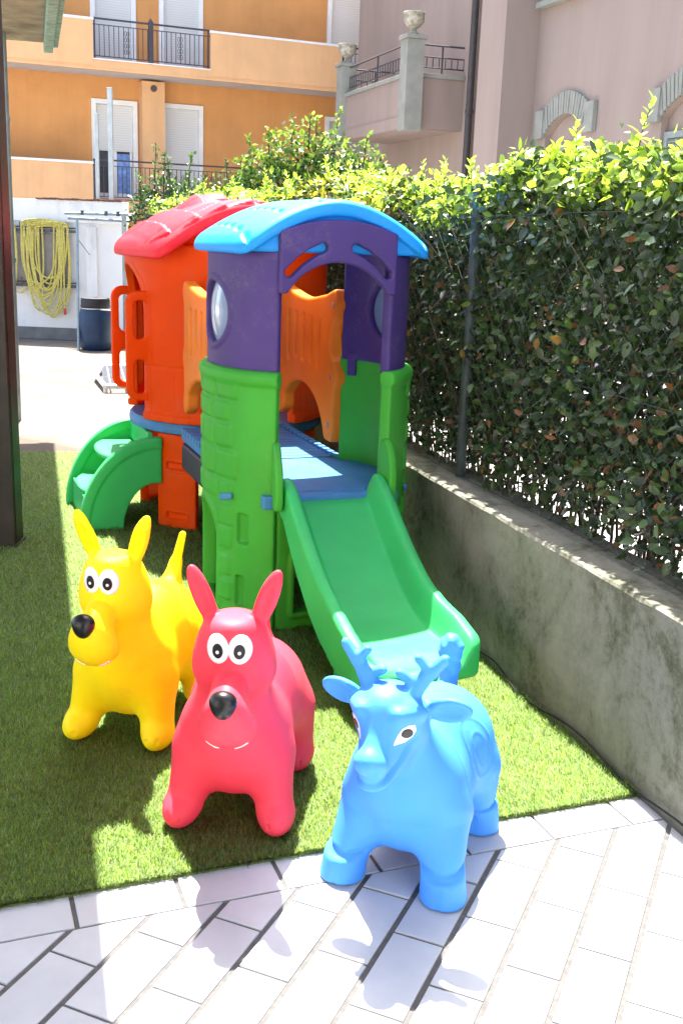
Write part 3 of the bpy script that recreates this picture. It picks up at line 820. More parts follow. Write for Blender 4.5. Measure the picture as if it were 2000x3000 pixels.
# gable filling under the vaulted roof
g = MB()
nn = 64; V = []; F = []
for i in range(nn):
    th = 2 * math.pi * i / nn; u = (TR - .015) * math.cos(th); v = (TR - .015) * math.sin(th)
    zt_ = 1.41 + (1.615 - 1.41) * (1 - min(1, abs(u / (.565 * (1 - .2 * min(1, abs(v / .535)) ** 2.2)))) ** 1.85) - .055
    V += [(TC[0] + u, TC[1] + v, 1.40), (TC[0] + u, TC[1] + v, max(1.41, zt_))]
F = [(2 * i, (2 * i + 2) % (2 * nn), (2 * i + 3) % (2 * nn), 2 * i + 1) for i in range(nn)]
V.append((TC[0], TC[1], 1.55)); F += [tuple(2 * i for i in reversed(range(nn)))] + [(2 * i + 1, (2 * i + 3) % (2 * nn), 2 * nn) for i in range(nn)]
g.add(V, F); g.build('turret_gable', m_orange, play, smooth=True)
def red_bumps(u, v, z, top):
    near = np.abs(z - top) < .05
    row = np.floor((np.abs(u) + .012) / .135); fr = (np.abs(u) + .012) / .135 - row
    pv = (v - 1.25) / .19 + .5 * (row % 2); fv = np.abs(pv - np.round(pv)) * 2
    b_ = .013 * np.clip((1 - fr) * 1.1, 0, 1) * np.clip((fv - .10) / .12, 0, 1) * np.clip((fr - .05) / .08, 0, 1)
    rid = .014 * np.clip(1 - (np.abs(u) - .035) / .012, 0, 1) * (np.abs(np.abs(u)) < .05)
    blob = .030 * np.clip(1 - ((u + .16) / .13) ** 2 - ((v - .55) / .16) ** 2, 0, 1)
    return (np.where(np.abs(u) < .54, b_, 0) + blob) * near * (np.abs(v - .5) < .42 + 0 * v) - .012 * np.clip(1 - np.abs(u) / .010, 0, 1) * near
def red_roof(P):
    u, v, z = P
    return vault(.565, 0.0, 1.07, 1.41, 1.625, .075, .80, False, None)((u, v, z)) - np.where(np.abs(v - .535) < .52, 1, 0) * red_bumps2(u, v, z)
def red_bumps2(u, v, z):
    top = 1.41 + (1.625 - 1.41) * (1 - np.clip(np.abs(u) / .565, 0, 1.2) ** 1.85)
    near = np.clip((z - top + .045) / .01, 0, 1)
    row = np.floor(np.abs(u) / .13); fr = np.abs(u) / .13 - row
    pv = (v - .04) / .20 + .5 * (row % 2); fv = np.abs(pv - np.round(pv)) * 2
    tileb = .014 * np.clip(1.15 - fr, 0, 1) * np.clip((fv - .08) / .10, 0, 1) * np.clip(fr / .10, 0, 1) * np.clip((.50 - np.abs(u)) / .02, 0, 1) * np.clip((np.minimum(v + .02, 1.09 - v)) / .02, 0, 1)
    blob = .035 * np.clip(1.1 - ((u + .10) / .14) ** 2 - ((v - .62) / .2) ** 2, 0, 1)
    groove = -.014 * np.clip(1 - np.abs(u - .015) / .012, 0, 1)
    return (tileb + blob + groove) * near
o = sdf_obj('roof', red_roof, (-.68, -.13, 1.28), (.68, 1.2, 1.72), .0085, m_red, play, lambda V: V + np.array([TC[0], TC[1] - .535, 0]))
o['label'] = 'red vaulted roof with embossed tiles'
# deck ring, legs
g = MB(); g.lathe([(.44, .492), (.493, .492), (.507, .50), (.510, .52), (.507, .545), (.497, .556), (.44, .556)], (TC[0], TC[1], 0), 64); g.build('turret_deck', m_deck, play, smooth=True)
def leg(P):
    p, z, w_ = P
    d = box2(p, z, 0, .2455, .118, .2455, .01)
    rel = np.zeros_like(p)
    for zc in (.33, .07):
        q = box2(p, z, .005, zc, .062, .02, .012); rel = rel - .018 * np.clip(-q / .006, 0, 1) + .006 * np.clip(1 - np.abs(q - .006) / .006, 0, 1)
    return extrude(d, w_, .05, .008, rel)
for ang in (225, 315, 45, 135):
    sdf_obj('leg', leg, (-.14, -.02, -.05), (.14, .51, .05), .0055, m_orange, play,
            lambda V, ang=ang: turret_warp(V + np.array([R(ang) * TR, 0, 0]), -.03))
# hand rails on both sides of the stair opening (plane through opening edge, sticking out along -u)
def hand(P):
    x, z, w_ = P                             # x outwards
    outer = box2(x, z, .03, .92, .085, .27, .06)
    h1 = box2(x, z, .045, 1.05, .030, .095, .028); h2 = box2(x, z, .045, .77, .030, .085, .028)
    return extrude(smax(outer, -np.minimum(h1, h2), .008), w_, .034, .010)
for s in (-1, 1):
    sdf_obj('handrail', hand, (-.08, .62, -.03), (.14, 1.22, .03), .005, m_orange, play,
            lambda V, s=s: np.column_stack([TC[0] - .452 - V[:, 0], TC[1] + s * .225 + V[:, 2], V[:, 1]]), flip=True)
# stairs: two curved side plates, risers and treads
ST = empty('stair', (TC[0], TC[1], 0), 0); ST.parent = play; ST['label'] = 'curved green two step stair at the turret'
def plate(P):
    x, z, w_ = P
    xc = -.360
    ro = np.hypot((x - xc) / .385, z / .470) - 1; ri = np.hypot((x - xc) / .165, z / .235) - 1
    d = np.maximum(np.maximum(ro * .36, -ri * .17), np.maximum(x + .330, -z))
    rim = np.maximum(np.abs(ro * .36 + .022) - .022, np.maximum(x + .330, -z))
    return smin(extrude(d, w_, .034, .007), extrude(rim, w_, .052, .010), .008)
for s in (-1, 1):
    sdf_obj('side_plate', plate, (-.79, -.03, -.04), (-.30, .51, .04), .006, m_green_sky, ST, lambda V, s=s: np.column_stack([V[:, 0] - TC[0] , V[:, 2] + s * .285, V[:, 1]]), flip=True)
for z1, x0, x1 in ((.185, -.725, -.525), (.365, -.625, -.385)):
    def tread(P, z1=z1, x0=x0, x1=x1):
        x, y, z = P
        return extrude(smax(box2(x, y, (x0 + x1) / 2 - TC[0], 0, (x1 - x0) / 2, .262, .02), (np.hypot(x - x0 - .2 + TC[0], y * .62) - .2), .02), z - z1 + .012, .026, .009)
    sdf_obj('tread', tread, (x0 - TC[0] - .03, -.29, z1 - .05), (x1 - TC[0] + .03, .29, z1 + .02), .006, m_green_sky, ST)
g = MB(); g.box(-.535 - TC[0], -.51 - TC[0], -.265, .265, .19, .352); g.box(-.395 - TC[0], -.37 - TC[0], -.265, .265, .37, .49); g.box(-.71 - TC[0], -.69 - TC[0], -.265, .265, .0, .16)
g.build('riser', m_green_sky, ST, .006)

# ================================================================== HOPPERS
def hopper_mat(name, col, sssr, thru=.14):
    m = mat(name, col, .52, .05, 7, .10, 700, sss=0, spec=.22, wear=.14)
    nt = m.node_tree; b = nt.nodes['Principled BSDF']; out = nt.nodes['Material Output']
    tr = N(nt, 'ShaderNodeBsdfTranslucent'); tr.inputs[0].default_value = (*col, 1)
    ms = N(nt, 'ShaderNodeMixShader'); ms.inputs[0].default_value = thru
    nt.links.new(b.outputs[0], ms.inputs[1]); nt.links.new(tr.outputs[0], ms.inputs[2]); nt.links.new(ms.outputs[0], out.inputs[0])
    return m
m_yel = hopper_mat('yellow_pvc', (1.0, .80, .008), (1, .7, .1))
m_pink = hopper_mat('coral_red_pvc', (.92, .065, .105), (1, .25, .25))
m_sky = hopper_mat('light_blue_pvc', (.075, .33, .90), (.3, .6, 1), .09)
m_white = mat('white_print', (.86, .84, .86), .35, .03, 10)
m_ink = mat('black_print', (.010, .010, .011), .42, .1, 10, spec=.3)
m_nose = mat('black_nose', (.010, .010, .011), .30, .1, 10, spec=.35)
m_cream = mat('tooth_print', (.86, .78, .74), .4, .04, 10)
m_maroon = mat('maroon_print', (.10, .012, .02), .3, .1, 10)

def march(f, x, z, y0=-.6, sgn=1.0, steps=140):
    y = np.full_like(x, y0)
    for _ in range(steps): y = y + sgn * np.maximum(f((x, y, z)), 0) * .6
    return y
def decal(name, f, poly, lift, m, parent, y0=-.6, side=None, lens=0.0):
    """thin printed patch pressed onto the skin of an SDF body; poly = outline (x,z) seen from the front"""
    n = len(poly); c = np.mean(poly, 0); rings = 6
    pts = [c]
    rad = [0]
    for k in range(1, rings + 1):
        for q in poly: pts.append(c + (np.array(q) - c) * k / rings); rad.append(k / rings)
    pts = np.array(pts); rad = np.array(rad)
    y = march(f, pts[:, 0].copy(), pts[:, 1].copy(), y0)
    e = 1e-3; P = (pts[:, 0], y, pts[:, 1])
    G = np.stack([f((P[0] + e, P[1], P[2])) - f((P[0] - e, P[1], P[2])), f((P[0], P[1] + e, P[2])) - f((P[0], P[1] - e, P[2])), f((P[0], P[1], P[2] + e)) - f((P[0], P[1], P[2] - e))], 1)
    G /= np.linalg.norm(G, axis=1, keepdims=True)
    top = np.column_stack(P) + G * (lift + lens * (1 - rad[:, None] ** 2))
    rim = np.column_stack(P)[-n:] - G[-n:] * .004
    V = np.concatenate([top, rim])
    tri = [(0, 1 + (i + 1) % n, 1 + i) for i in range(n)]; quad = []
    for k in range(rings - 1):
        a_, b_ = 1 + k * n, 1 + (k + 1) * n
        quad += [(a_ + i, a_ + (i + 1) % n, b_ + (i + 1) % n, b_ + i) for i in range(n)]
    a_, b_ = 1 + (rings - 1) * n, 1 + rings * n
    quad += [(a_ + i, a_ + (i + 1) % n, b_ + (i + 1) % n, b_ + i) for i in range(n)]
    return mesh_np(name, V, [np.array(quad)[:, ::-1], np.array(tri)[:, ::-1]], m, parent)
def oval(cx, cz, rx, rz, n=28, rot=0):
    t = np.arange(n) * 2 * np.pi / n; x, z = rx * np.cos(t), rz * np.sin(t)
    return np.column_stack([cx + x * math.cos(rot) - z * math.sin(rot), cz + x * math.sin(rot) + z * math.cos(rot)])

def lean(P, amt, z0, z1, zk, lat=0.0):
    """body space of a figure whose head is carried forward: returns the upright coordinates"""
    X, Y, Z = P
    s = amt * np.clip((Z - z0) / (z1 - z0), 0, 1.15) * np.clip((.16 - Y) / .16, 0, 1)
    return (X - lat * s / amt) * (1 + .35 * s), Y + s, Z - zk * s
def lean_z(z, amt, z0, z1, zk):
    q = z
    for _ in range(20): q = z + zk * amt * np.clip((q - z0) / (z1 - z0), 0, 1.15)
    return q
DOG = (.20, .08, .62, .36)
DEER = (.11, .18, .50, .46)
def dog_sdf(hx=0.0, lat=0.0):
    def f(P0):
        P = lean(P0, *DOG, lat); X, Y, Z = P
        d = ell(P, (0, .04, .225), (.140, .24, .150))
        d = smin(d, ell(P, (0, .15, .245), (.148, .145, .145)), .06)
        d = smin(d, ell(P, (0, -.080, .195), (.150, .118, .145)), .05)
        d = smin(d, cone(P, (hx * .2, -.085, .28), (hx * .3, -.105, .41), .108, .085), .045)
        h = ell(P, (hx * .4, -.105, .428), (.106, .102, .098))
        h = smin(h, ell(P, (hx * .4, -.095, .500), (.078, .080, .070)), .05)
        h = smax(h, Z - .550, .020)
        d = smin(d, h, .012)
        mz = cone(P, (hx * .7, -.170, .420), (hx, -.282, .380), .041, .052)
        mz = smin(mz, ell(P, (hx, -.272, .346), (.071, .062, .058)), .028)
        d = smin(d, mz, .006)
        for s in (-1, 1):
            a_ = np.array([s * .056 + hx * .4, -.085, .518]); b_ = np.array([s * .104 + hx * .4, -.080, .630])
            c_ = (a_ + b_) / 2 + np.array([0, 0, .008]); ax = b_ - a_
            er = rot_ell(P, c_ + ax * .02, (.0255, .019, .080), ax)
            cut = rot_ell(P, c_ + np.array([0, -.021, .002]), (.015, .012, .060), ax)
            d = smin(d, smax(er, -cut, .010), .014)
            # side of the face folds back into a long ear flap
            d = smax(d, -cone(P, (s * .096 + hx * .4, -.050, .51), (s * .120, -.045, .36), .005, .006), .012)
            fl = cone(P, (s * .088, -.105, .17), (s * .116, -.160, .055), .070, .047)
            fl = smin(fl, ell(P, (s * .126, -.184, .036), (.042, .056, .042)), .03)
            for k in (-.016, .014): fl = smax(fl, -cone(P, (s * .128 + k, -.25, .010), (s * .128 + k, -.224, .050), .0025, .0025), .006)
            bl = cone(P, (s * .098, .165, .18), (s * .124, .175, .055), .080, .050)
            bl = smin(bl, ell(P, (s * .128, .160, .036), (.042, .058, .042)), .03)
            for k in (-.016, .014): bl = smax(bl, -cone(P, (s * .130 + k, .095, .010), (s * .130 + k, .118, .050), .0025, .0025), .006)
            d = smin(d, fl, .035); d = smin(d, bl, .045)
        tail = smin(cone(P, (0, .255, .36), (.004, .282, .415), .036, .018), cone(P, (.004, .282, .415), (.034, .268, .520), .017, .012), .02)
        d = smin(d, tail, .03)
        # mould parting line down the middle of chest and back, and an air plug on the flank
        d = d - .0012 * np.clip(1 - np.abs(X) / .003, 0, 1) * (Z < .33)
        return smax(d, -Z, .006)
    return f
def make_dog(loc, yaw, m, label, hx, lat, name='hopper_dog'):
    root = empty(name, (loc[0], loc[1], .016), yaw, label, 'ride-on toy', 'inflatable hopper animals')
    f = dog_sdf(hx, lat); zz = lambda z: lean_z(z, *DOG)
    sdf_obj('body', f, (-.22, -.58, -.012), (.22, .36, .80), .0052, m, root)
    le = lat * float(np.clip((.52 - .08) / .54, 0, 1.15)); hx = hx + le * .85
    ex = (hx - le * .85) * .62 + le
    for s in (-1, 1):
        e = decal('eye', f, oval(ex + s * .0252, zz(.497), .0262, .036), .0012, m_white, root, -.8, lens=.003)
        p = decal('pupil', f, oval(ex + s * .0235, zz(.494), .0118, .0175), .0052, m_ink, e, -.8)
        decal('catchlight', f, oval(ex + s * .0235, zz(.492), .0036, .0040, 14), .0068, m_white, e, -.8)
        q = np.array([(hx - le * .12 + s * a_, zz(z_)) for a_, z_ in ((.018, .2975), (.028, .3000), (.038, .3045), (.048, .3115), (.0465, .3160), (.0365, .3090), (.0275, .3047), (.0185, .3022))])
        if s < 0: q = q[::-1]
        decal('tooth', f, q, .0016, m_cream, root, -.8)
    zn = zz(.415); yn = march(f, np.array([hx]), np.array([zn]), -.8)[0]
    sdf_obj('nose', lambda P: smin(ell(P, (hx, yn + .006, zn + .010), (.031, .024, .023)), ell(P, (hx, yn + .004, zn - .008), (.022, .022, .024)), .02), (hx - .05, yn - .04, zn - .06), (hx + .05, yn + .05, zn + .06), .003, m_nose, root)
    return root
make_dog((-.600, 3.06), R(-12), m_yel, 'yellow inflatable dog hopper at the left with its tail raised', .004, .045)
make_dog((-.245, 2.62), R(-5), m_pink, 'coral red inflatable dog hopper standing between the yellow and blue hoppers', .025, .022)

def deer_sdf(P0):
    P = lean(P0, *DEER); X, Y, Z = P
    d = ell(P, (0, .04, .215), (.136, .24, .150))
    d = smin(d, ell(P, (0, .16, .235), (.143, .135, .140)), .06)
    d = smin(d, ell(P, (0, -.075, .195), (.142, .115, .140)), .06)
    d = smin(d, cone(P, (0, -.085, .265), (0, -.120, .385), .105, .075), .05)
    h = ell(P, (0, -.145, .420), (.086, .090, .080))
    h = smin(h, cone(P, (0, -.185, .412), (0, -.280, .374), .056, .033), .035)
    h = smin(h, ell(P, (0, -.294, .378), (.038, .034, .026)), .014)
    h = smin(h, ell(P, (0, -.276, .340), (.037, .052, .028)), .014)
    h = smin(h, ell(P, (0, -.200, .352), (.054, .07, .043)), .03)
    for s in (-1, 1):
        h = smin(h, cone(P, (s * .046, -.215, .458), (s * .084, -.165, .455), .012, .011), .022)
        h = smax(h, -ell(P, (s * .078, -.250, .405), (.024, .045, .024)), .03)
        h = smax(h, -ell(P, (s * .020, -.334, .364), (.008, .012, .006)), .006)
    d = smin(d, h, .016)
    zm = np.interp(-Y, [.17, .195, .235, .28, .315, .34], [.425, .400, .370, .352, .345, .343])
    d = d + .0055 * np.exp(-((Z - zm) / .0050) ** 2) * np.clip((-.175 - Y) / .02, 0, 1) - .003 * np.exp(-((Z - zm + .012) / .007) ** 2) * np.clip((-.19 - Y) / .02, 0, 1)
    for s in (-1, 1):
        e = rot_ell(P, (s * .128, -.115, .448), (.028, .018, .056), (s * 1, .10, .12), 0)
        cut = rot_ell(P, (s * .137, -.130, .448), (.018, .013, .041), (s * 1, .10, .12), 0)
        d = smin(d, smax(e, -cut, .008), .014)
        an = cone(P, (s * .042, -.140, .468), (s * .066, -.125, .508), .023, .019)
        an = smin(an, cone(P, (s * .066, -.125, .508), (s * .118, -.120, .564), .018, .012), .008)
        an = smin(an, cone(P, (s * .060, -.125, .503), (s * .020, -.138, .524), .013, .011), .012)
        an = smin(an, cone(P, (s * .088, -.122, .530), (s * .060, -.132, .562), .012, .010), .010)
        an = smin(an, ell(P, (s * .046, -.160, .466), (.032, .030, .016)), .010)
        d = smin(d, an, .008)
        for (ax, ay, fx, fy) in ((.085, -.10, .120, -.168), (.095, .165, .114, .178)):
            fl = cone(P, (s * ax, ay, .17), (s * (fx - .004), fy + .012 * (1 if fy < 0 else -1), .065), .074, .050)
            hoof = smax(cone(P, (s * fx, fy, .062), (s * (fx + .006), fy - .008, .0), .052, .056), Z - .070 - .18 * (Y - fy), .010)
            fl = smin(fl, hoof, .008)
            gz = Z - .080 - .18 * (Y - fy)
            fl = smax(fl, -np.maximum(np.abs(gz) - .004, -fl - .007), .005)
            fl = smax(fl, -cone(P, (s * (fx + .008), fy - .066, .0), (s * (fx + .006), fy - .058, .050), .004, .004), .005)
            d = smin(d, fl, .035)
    for s in (-1, 1):
        side = (s * X > .05)
        q = np.hypot((Y - .085) / .05, (Z - .265) / .075); q2 = np.hypot((Y - .085) / .028, (Z - .262) / .045)
        d = d - .003 * np.clip(1 - np.abs(q - 1) / .09, 0, 1) * side - .002 * np.clip(1 - np.abs(q2 - 1) / .14, 0, 1) * side
        d = d - .0022 * np.clip(1 - np.abs(Y + .045 - .30 * (Z - .25)) / .006, 0, 1) * side * np.clip((.34 - Z) / .03, 0, 1) * np.clip((Z - .14) / .03, 0, 1)
    tail = smin(cone(P, (-.01, .255, .335), (-.012, .285, .385), .026, .026), ell(P, (-.014, .288, .430), (.034, .032, .046)), .02)
    tail = tail - .003 * np.sin(Z * 160) * np.sin(X * 150 + Z * 40) * np.clip((Z - .36) / .02, 0, 1)
    d = smin(d, tail, .02)
    d = d - .0010 * np.clip(1 - np.abs(X) / .003, 0, 1) * (Z < .31)
    return smax(d, -Z, .006)
root = empty('hopper_deer', (.235 - .028 * math.cos(R(21)) + .006, 2.375 + .028 * math.sin(R(21)), .006), R(-21), 'light blue inflatable deer hopper with antlers, front hooves on the white tiles', 'ride-on toy', 'inflatable hopper animals')
sdf_obj('body', deer_sdf, (-.24, -.48, -.012), (.24, .36, .68), .0048, m_sky, root)
for s in (-1, 1):
    q = np.array([(s * a_, lean_z(z_, *DEER)) for a_, z_ in ((.037, .406), (.042, .422), (.051, .436), (.062, .441), (.071, .438), (.071, .425), (.064, .412), (.051, .403))])
    if s < 0: q = q[::-1]
    e = decal('eye', deer_sdf, q, .0014, m_white, root, -.7)
    decal('pupil', deer_sdf, oval(s * .0565, lean_z(.4235, *DEER), .0090, .0125, 20), .0034, m_ink if s > 0 else m_maroon, e, -.7)

# ================================================================== PERGOLA AND POSTS (left)
m_brown = mat('dark_brown_wood', (.030, .022, .018), .5, .35, 9, .35, 40)
m_under = mat('weathered_roof_board', (.30, .27, .19), .9, .4, 5, .6, 30)
m_teal = mat('oxidised_copper', (.22, .36, .30), .6, .4, 14, .3, 40)
perg = empty('pergola', (0, 0, 0), 0, 'dark wooden pergola at the left edge with weathered roof boards and teal gutter', 'pergola')
d_ = np.array([-.279, .960]); n_ = np.array([.960, .279])
far = np.array([-2.32, 8.62])
def pg(s, o): p = far - d_ * s + n_ * o; return (p[0], p[1])
g = MB()
for i in range(21):
    s0 = i * .62
    g.prism([pg(s0, -3.2), pg(s0, -.05), pg(s0 + .612, -.05), pg(s0 + .612, -3.2)], 2.80, 2.86 + .004 * (i % 2))
g.prism([pg(-.01, -3.2), pg(-.01, -.05), pg(13.0, -.05), pg(13.0, -3.2)], 2.875, 2.93)
g.build('roof', m_under, perg)
g = MB(); g.prism([pg(.0, -.048), pg(.0, .02), pg(13.0, .02), pg(13.0, -.048)], 2.73, 2.95)
g.prism([pg(.0, .021), pg(.0, .06), pg(13.0, .06), pg(13.0, .021)], 2.77, 2.91); g.build('gutter', m_teal, perg, .01)
px, py = -1.60, 4.88
g = MB(); g.box(px - .075, px + .065, py - .07, py + .07, 0, 2.798); g.box(px - .085, px + .075, py - .08, py + .08, 0, .02)
g.box(px + .0655, px + .0685, py - .045, py + .045, .02, 2.79); g.build('post', m_brown, perg, .006)
for yy in (1.2, 8.3):
    qx = px - (yy - py) * .32 - (.12 if yy > 5 else 0.35)
    g = MB(); g.box(qx - .07, qx + .07, yy - .07, yy + .07, 0, 2.798); g.build('post', m_brown, perg, .006)
g = MB(); g.box(-3.50, -3.34, 10.55, 10.7, 0, 2.6); g.box(-3.52, -3.32, 10.53, 10.72, 2.6, 2.63)
tag(g.build('gate_post', m_brown, None, .006), 'dark wooden gate post behind the pergola post, beside a grey pipe', 'post')
m_zinc = mat('zinc_pipe', (.26, .31, .32), .4, .2, 12, metal=.5)
g = MB(); g.tube([(-2.555, 8.2, .9), (-2.555, 8.2, 2.8)], .035, 14); g.tube([(-2.555, 8.2, .9), (-2.555, 8.2, 0)], .035, 14)
for zz in (1.2, 2.2): g.tube([(-2.555, 8.2, zz), (-2.555, 8.2, zz + .03)], .042, 14)
tag(g.build('downpipe', m_zinc, smooth=True), 'grey zinc downpipe seen between the two dark brown posts', 'pipe')

# ================================================================== COURTYARD END WALL
m_wwall, nt, b, out = new_mat('white_painted_render')
tc = N(nt, 'ShaderNodeTexCoord'); mp = N(nt, 'ShaderNodeMapping'); mp.inputs['Scale'].default_value = (1, 1, .35); nt.links.new(tc.outputs['Object'], mp.inputs[0])
no = N(nt, 'ShaderNodeTexNoise', Scale=2.5, Detail=8.0, Roughness=.7); nt.links.new(mp.outputs[0], no.inputs[0])
nt.links.new(ramp(nt, no.outputs[0], [(.30, (.56, .56, .54)), (.45, (.74, .74, .73)), (.75, (.80, .80, .79))]), b.inputs[0]); b.inputs['Roughness'].default_value = .85
m_plinth = mat('grey_plinth', (.16, .16, .155), .9, .25, 5, .3, 50)
m_rust = mat('rusty_tile_edge', (.16, .07, .045), .9, .5, 20, .5, 60)
ww = empty('courtyard_wall', (-4.4, 14.2, 0), R(-2), 'white rendered courtyard wall with dark plinth carrying a coiled hose', 'wall')
g = MB(); g.box(-5, 1.47, 0, .22, 0, 1.775); g.box(-5, 1.48, -.03, .25, 1.50, 1.778)
g.box(.98, 1.12, -.045, 0, .16, 1.46); g.build('wall_body', m_wwall, ww, .008)
g = MB(); g.box(-5, 1.468, -.02, -.001, 0, .155); g.build('plinth', m_plinth, ww)
g = MB()
for i in range(12):
    x0 = .35 + i * .093; g.box(x0, x0 + .088, -.06, .24, 1.780 + .003 * (i % 3), 1.797 + .004 * ((i * 7) % 3))
g.build('coping', m_rust, ww, .004)
for i, (x0, y0) in enumerate(((1.285, 0), (1.10, .0))):
    pass
m_board = mat('grey_board', (.26, .24, .22), .8, .2, 6, .2, 40)
m_rackm = mat('dark_rack_metal', (.07, .07, .07), .5, .3, 20)
rack = empty('hose_rack', (-4.4, 14.13, 0), R(-2), 'grey board with two dark rails fixed on the white wall behind the hose', 'rack')
g = MB(); g.box(-.55, .76, 0, .02, .76, 1.36); g.build('board', m_board, rack)
for zz in (.70, 1.39):
    g = MB(); g.box(-.6, .86, -.05, .005, zz - .018, zz + .018); g.box(-.6, .86, -.02, .005, zz + .03, zz + .05)
    for i in range(14): g.box(-.55 + i * .1, -.54 + i * .1, -.06, -.05, zz - .02, zz + .10)
    g.build('rail', m_rackm, rack)
m_hose = mat('yellow_hose', (.48, .42, .10), .5, .25, 30)
def hose(name, x_list, y, label, end=None):
    g = MB(); rr = random.Random(5)
    for (xa, xb, zb, sp_) in x_list:
        pts = []
        n = 26
        for i in range(n + 1):
            t = i / n; a = math.pi * t
            # loop hanging over the rail: up the left strand, across, down the right one
            x = xa + (xb - xa) * (.5 - .5 * math.cos(a)); 
            z = 1.40 + sp_ + .05 * math.sin(a)
            pts.append((x, y - .02 - .03 * rr.random(), z))
        left = [(xa + (xb - xa) * .5 * (1 - math.cos(math.pi * k / 24)) * .98, y - .03, 1.40 + sp_ - (1.40 + sp_ - zb) * math.sin(math.pi * k / 24) ** .55) for k in range(25)]
        lean = rr.uniform(-.07, .07)
        P_ = [(px_ + lean * (1.4 - pz_), py_ - rr.uniform(0, .004), pz_) for px_, py_, pz_ in left] + list(reversed(pts[1:-1]))
        P_.append(P_[0])
        g.tube(P_, .0115, 6, False)
    if end:
        g.tube(end, .0115, 6)
    o = g.build(name, m_hose, None, smooth=True)
    return tag(o, label, 'hose')
L_ = []
rr = random.Random(11)
for i in range(13):
    xa = -4.20 + rr.uniform(-.02, .16); xb = -3.63 + rr.uniform(-.13, .03)
    L_.append((xa, xb, rr.choice((.62, .56, .52, .44, .36, .74, .80)) + rr.uniform(-.03, .03), rr.uniform(0, .08)))
L_.append((-4.02, -3.72, .30, .05)); L_.append((-4.22, -3.95, .62, .03)); L_.append((-4.0, -3.80, .66, .05))
hose('garden_hose', L_, 14.08, 'large coil of yellow garden hose hanging on the white wall', [(-3.70, 14.05, 1.40), (-3.69, 14.04, .9), (-3.69, 14.04, .42)])
g = MB(); g.tube([(-3.69, 14.04, .42), (-3.69, 14.04, .34)], [.018, .02], 10)
m_redfit = mat('red_fitting', (.5, .03, .02), .4)
tag(g.build('hose_fitting', m_redfit), 'small red fitting on the free end of the yellow hose', 'fitting')
hose('garden_hose', [(-4.50, -4.30, .78, .0), (-4.47, -4.31, .66, .03), (-4.44, -4.30, .9, .01)], 14.08, 'second bundle of yellow hose half hidden behind the dark post', [(-4.36, 14.06, .62), (-4.25, 14.05, .60), (-4.1, 14.05, .72)])
frame = empty('pipe_frame', (0, 0, 0), 0, 'grey pipe frame with two rails in front of the white wall above the barrel', 'frame')
g = MB(); g.tube([(-3.62, 13.9, 1.615), (-2.70, 13.92, 1.625)], .017, 8); g.tube([(-3.58, 13.9, 1.555), (-2.80, 13.92, 1.545)], .017, 8); g.build('rail', m_zinc, frame)
g = MB(); g.box(-2.90, -2.85, 13.88, 13.93, 0, 1.62); g.build('upright', m_zinc, frame)
for xx in (-3.4, -3.1, -2.95):
    g = MB(); g.tube([(xx, 13.9, 1.60), (xx, 13.9, 1.655)], .022, 8); g.build('clamp', m_rackm, frame)
g = MB(); g.tube([(-3.27, 13.02, -.004), (-3.43, 13.75, 1.56)], .017, 8); g.tube([(-3.39, 13.62, 1.30), (-3.25, 13.62, 1.12)], .007, 6)
tag(g.build('leaning_pole', m_zinc), 'thin grey pole leaning beside the blue barrel against the pipe frame', 'pole')
m_barrel = mat('blue_barrel', (.012, .035, .085), .45, .25, 5)
m_lid = mat('black_lid', (.02, .02, .022), .5, .2, 10)
bar = empty('barrel', (-3.10, 13.22, -.004), 0, 'dark blue plastic barrel with black lid standing by the white wall', 'barrel')
g = MB(); g.lathe([(.165, 0), (.185, .02), (.195, .12), (.20, .30), (.195, .44), (.178, .50), (.168, .52)], n=36); g.build('drum', m_barrel, bar, smooth=True)
g = MB(); g.lathe([(.165, .515), (.182, .52), (.184, .535), (.176, .54), (.176, .60), (.170, .61), (.172, .625), (.160, .628)], n=36); g.build('lid', m_lid, bar, smooth=True)
g = MB(); g.tube([(.1, -.17, .50), (.30, -.17, .49)], .009, 6); g.lathe([(.186, .497), (.188, .500), (.188, .507), (.186, .510)], n=36); g.build('clamp_ring', m_bolt, bar)
# two metal posts fixed on top of the wall
for xx, zt_, rad, lab in ((-3.112, 3.15, .03, 'tall pale steel post on the white wall in front of the half shut window'), (-3.285, 2.84, .022, 'shorter thin steel post on the white wall along the window frame')):
    g = MB(); g.box(xx - rad, xx + rad, 14.27, 14.27 + 2 * rad, 1.772, zt_); g.box(xx - rad - .004, xx + rad + .004, 14.266, 14.274 + 2 * rad, zt_, zt_ + .01)
    tag(g.build('steel_post', mat('pale_zinc', (.42, .46, .46), .45, .15, 10, metal=.3), None, .003), lab, 'post', 'steel posts on the courtyard wall')
# wire rack lying on the slabs
gr = empty('wire_rack', (-2.05, 10.55, -.004), R(14), 'pale steel wire rack lying on the courtyard slabs behind the turret', 'rack')
m_galv = mat('galvanised_wire', (.55, .56, .56), .4, .15, 20, metal=.4)
g = MB()
for a_, b_ in (((-.35, -.75), (.45, -.75)), ((.45, -.75), (.45, .75)), ((.45, .75), (-.35, .75)), ((-.35, .75), (-.42, .0)), ((-.42, 0), (-.35, -.75))): g.tube([(*a_, .06), (*b_, .06)], .022, 8)
for x_, y_ in ((-.35, -.75), (.45, -.75), (.45, .75), (-.35, .75)): g.tube([(x_, y_, 0), (x_, y_, .06)], .02, 8)
g.build('frame', m_galv, gr)
g = MB()
for i in range(17): g.tube([(-.36, -.7 + i * .0875, .06), (.45, -.7 + i * .0875, .06)], .009, 5)
for i in range(6): g.tube([(-.3 + i * .14, -.75, .064), (-.3 + i * .14, .75, .064)], .007, 5)
g.build('grid', m_galv, gr)

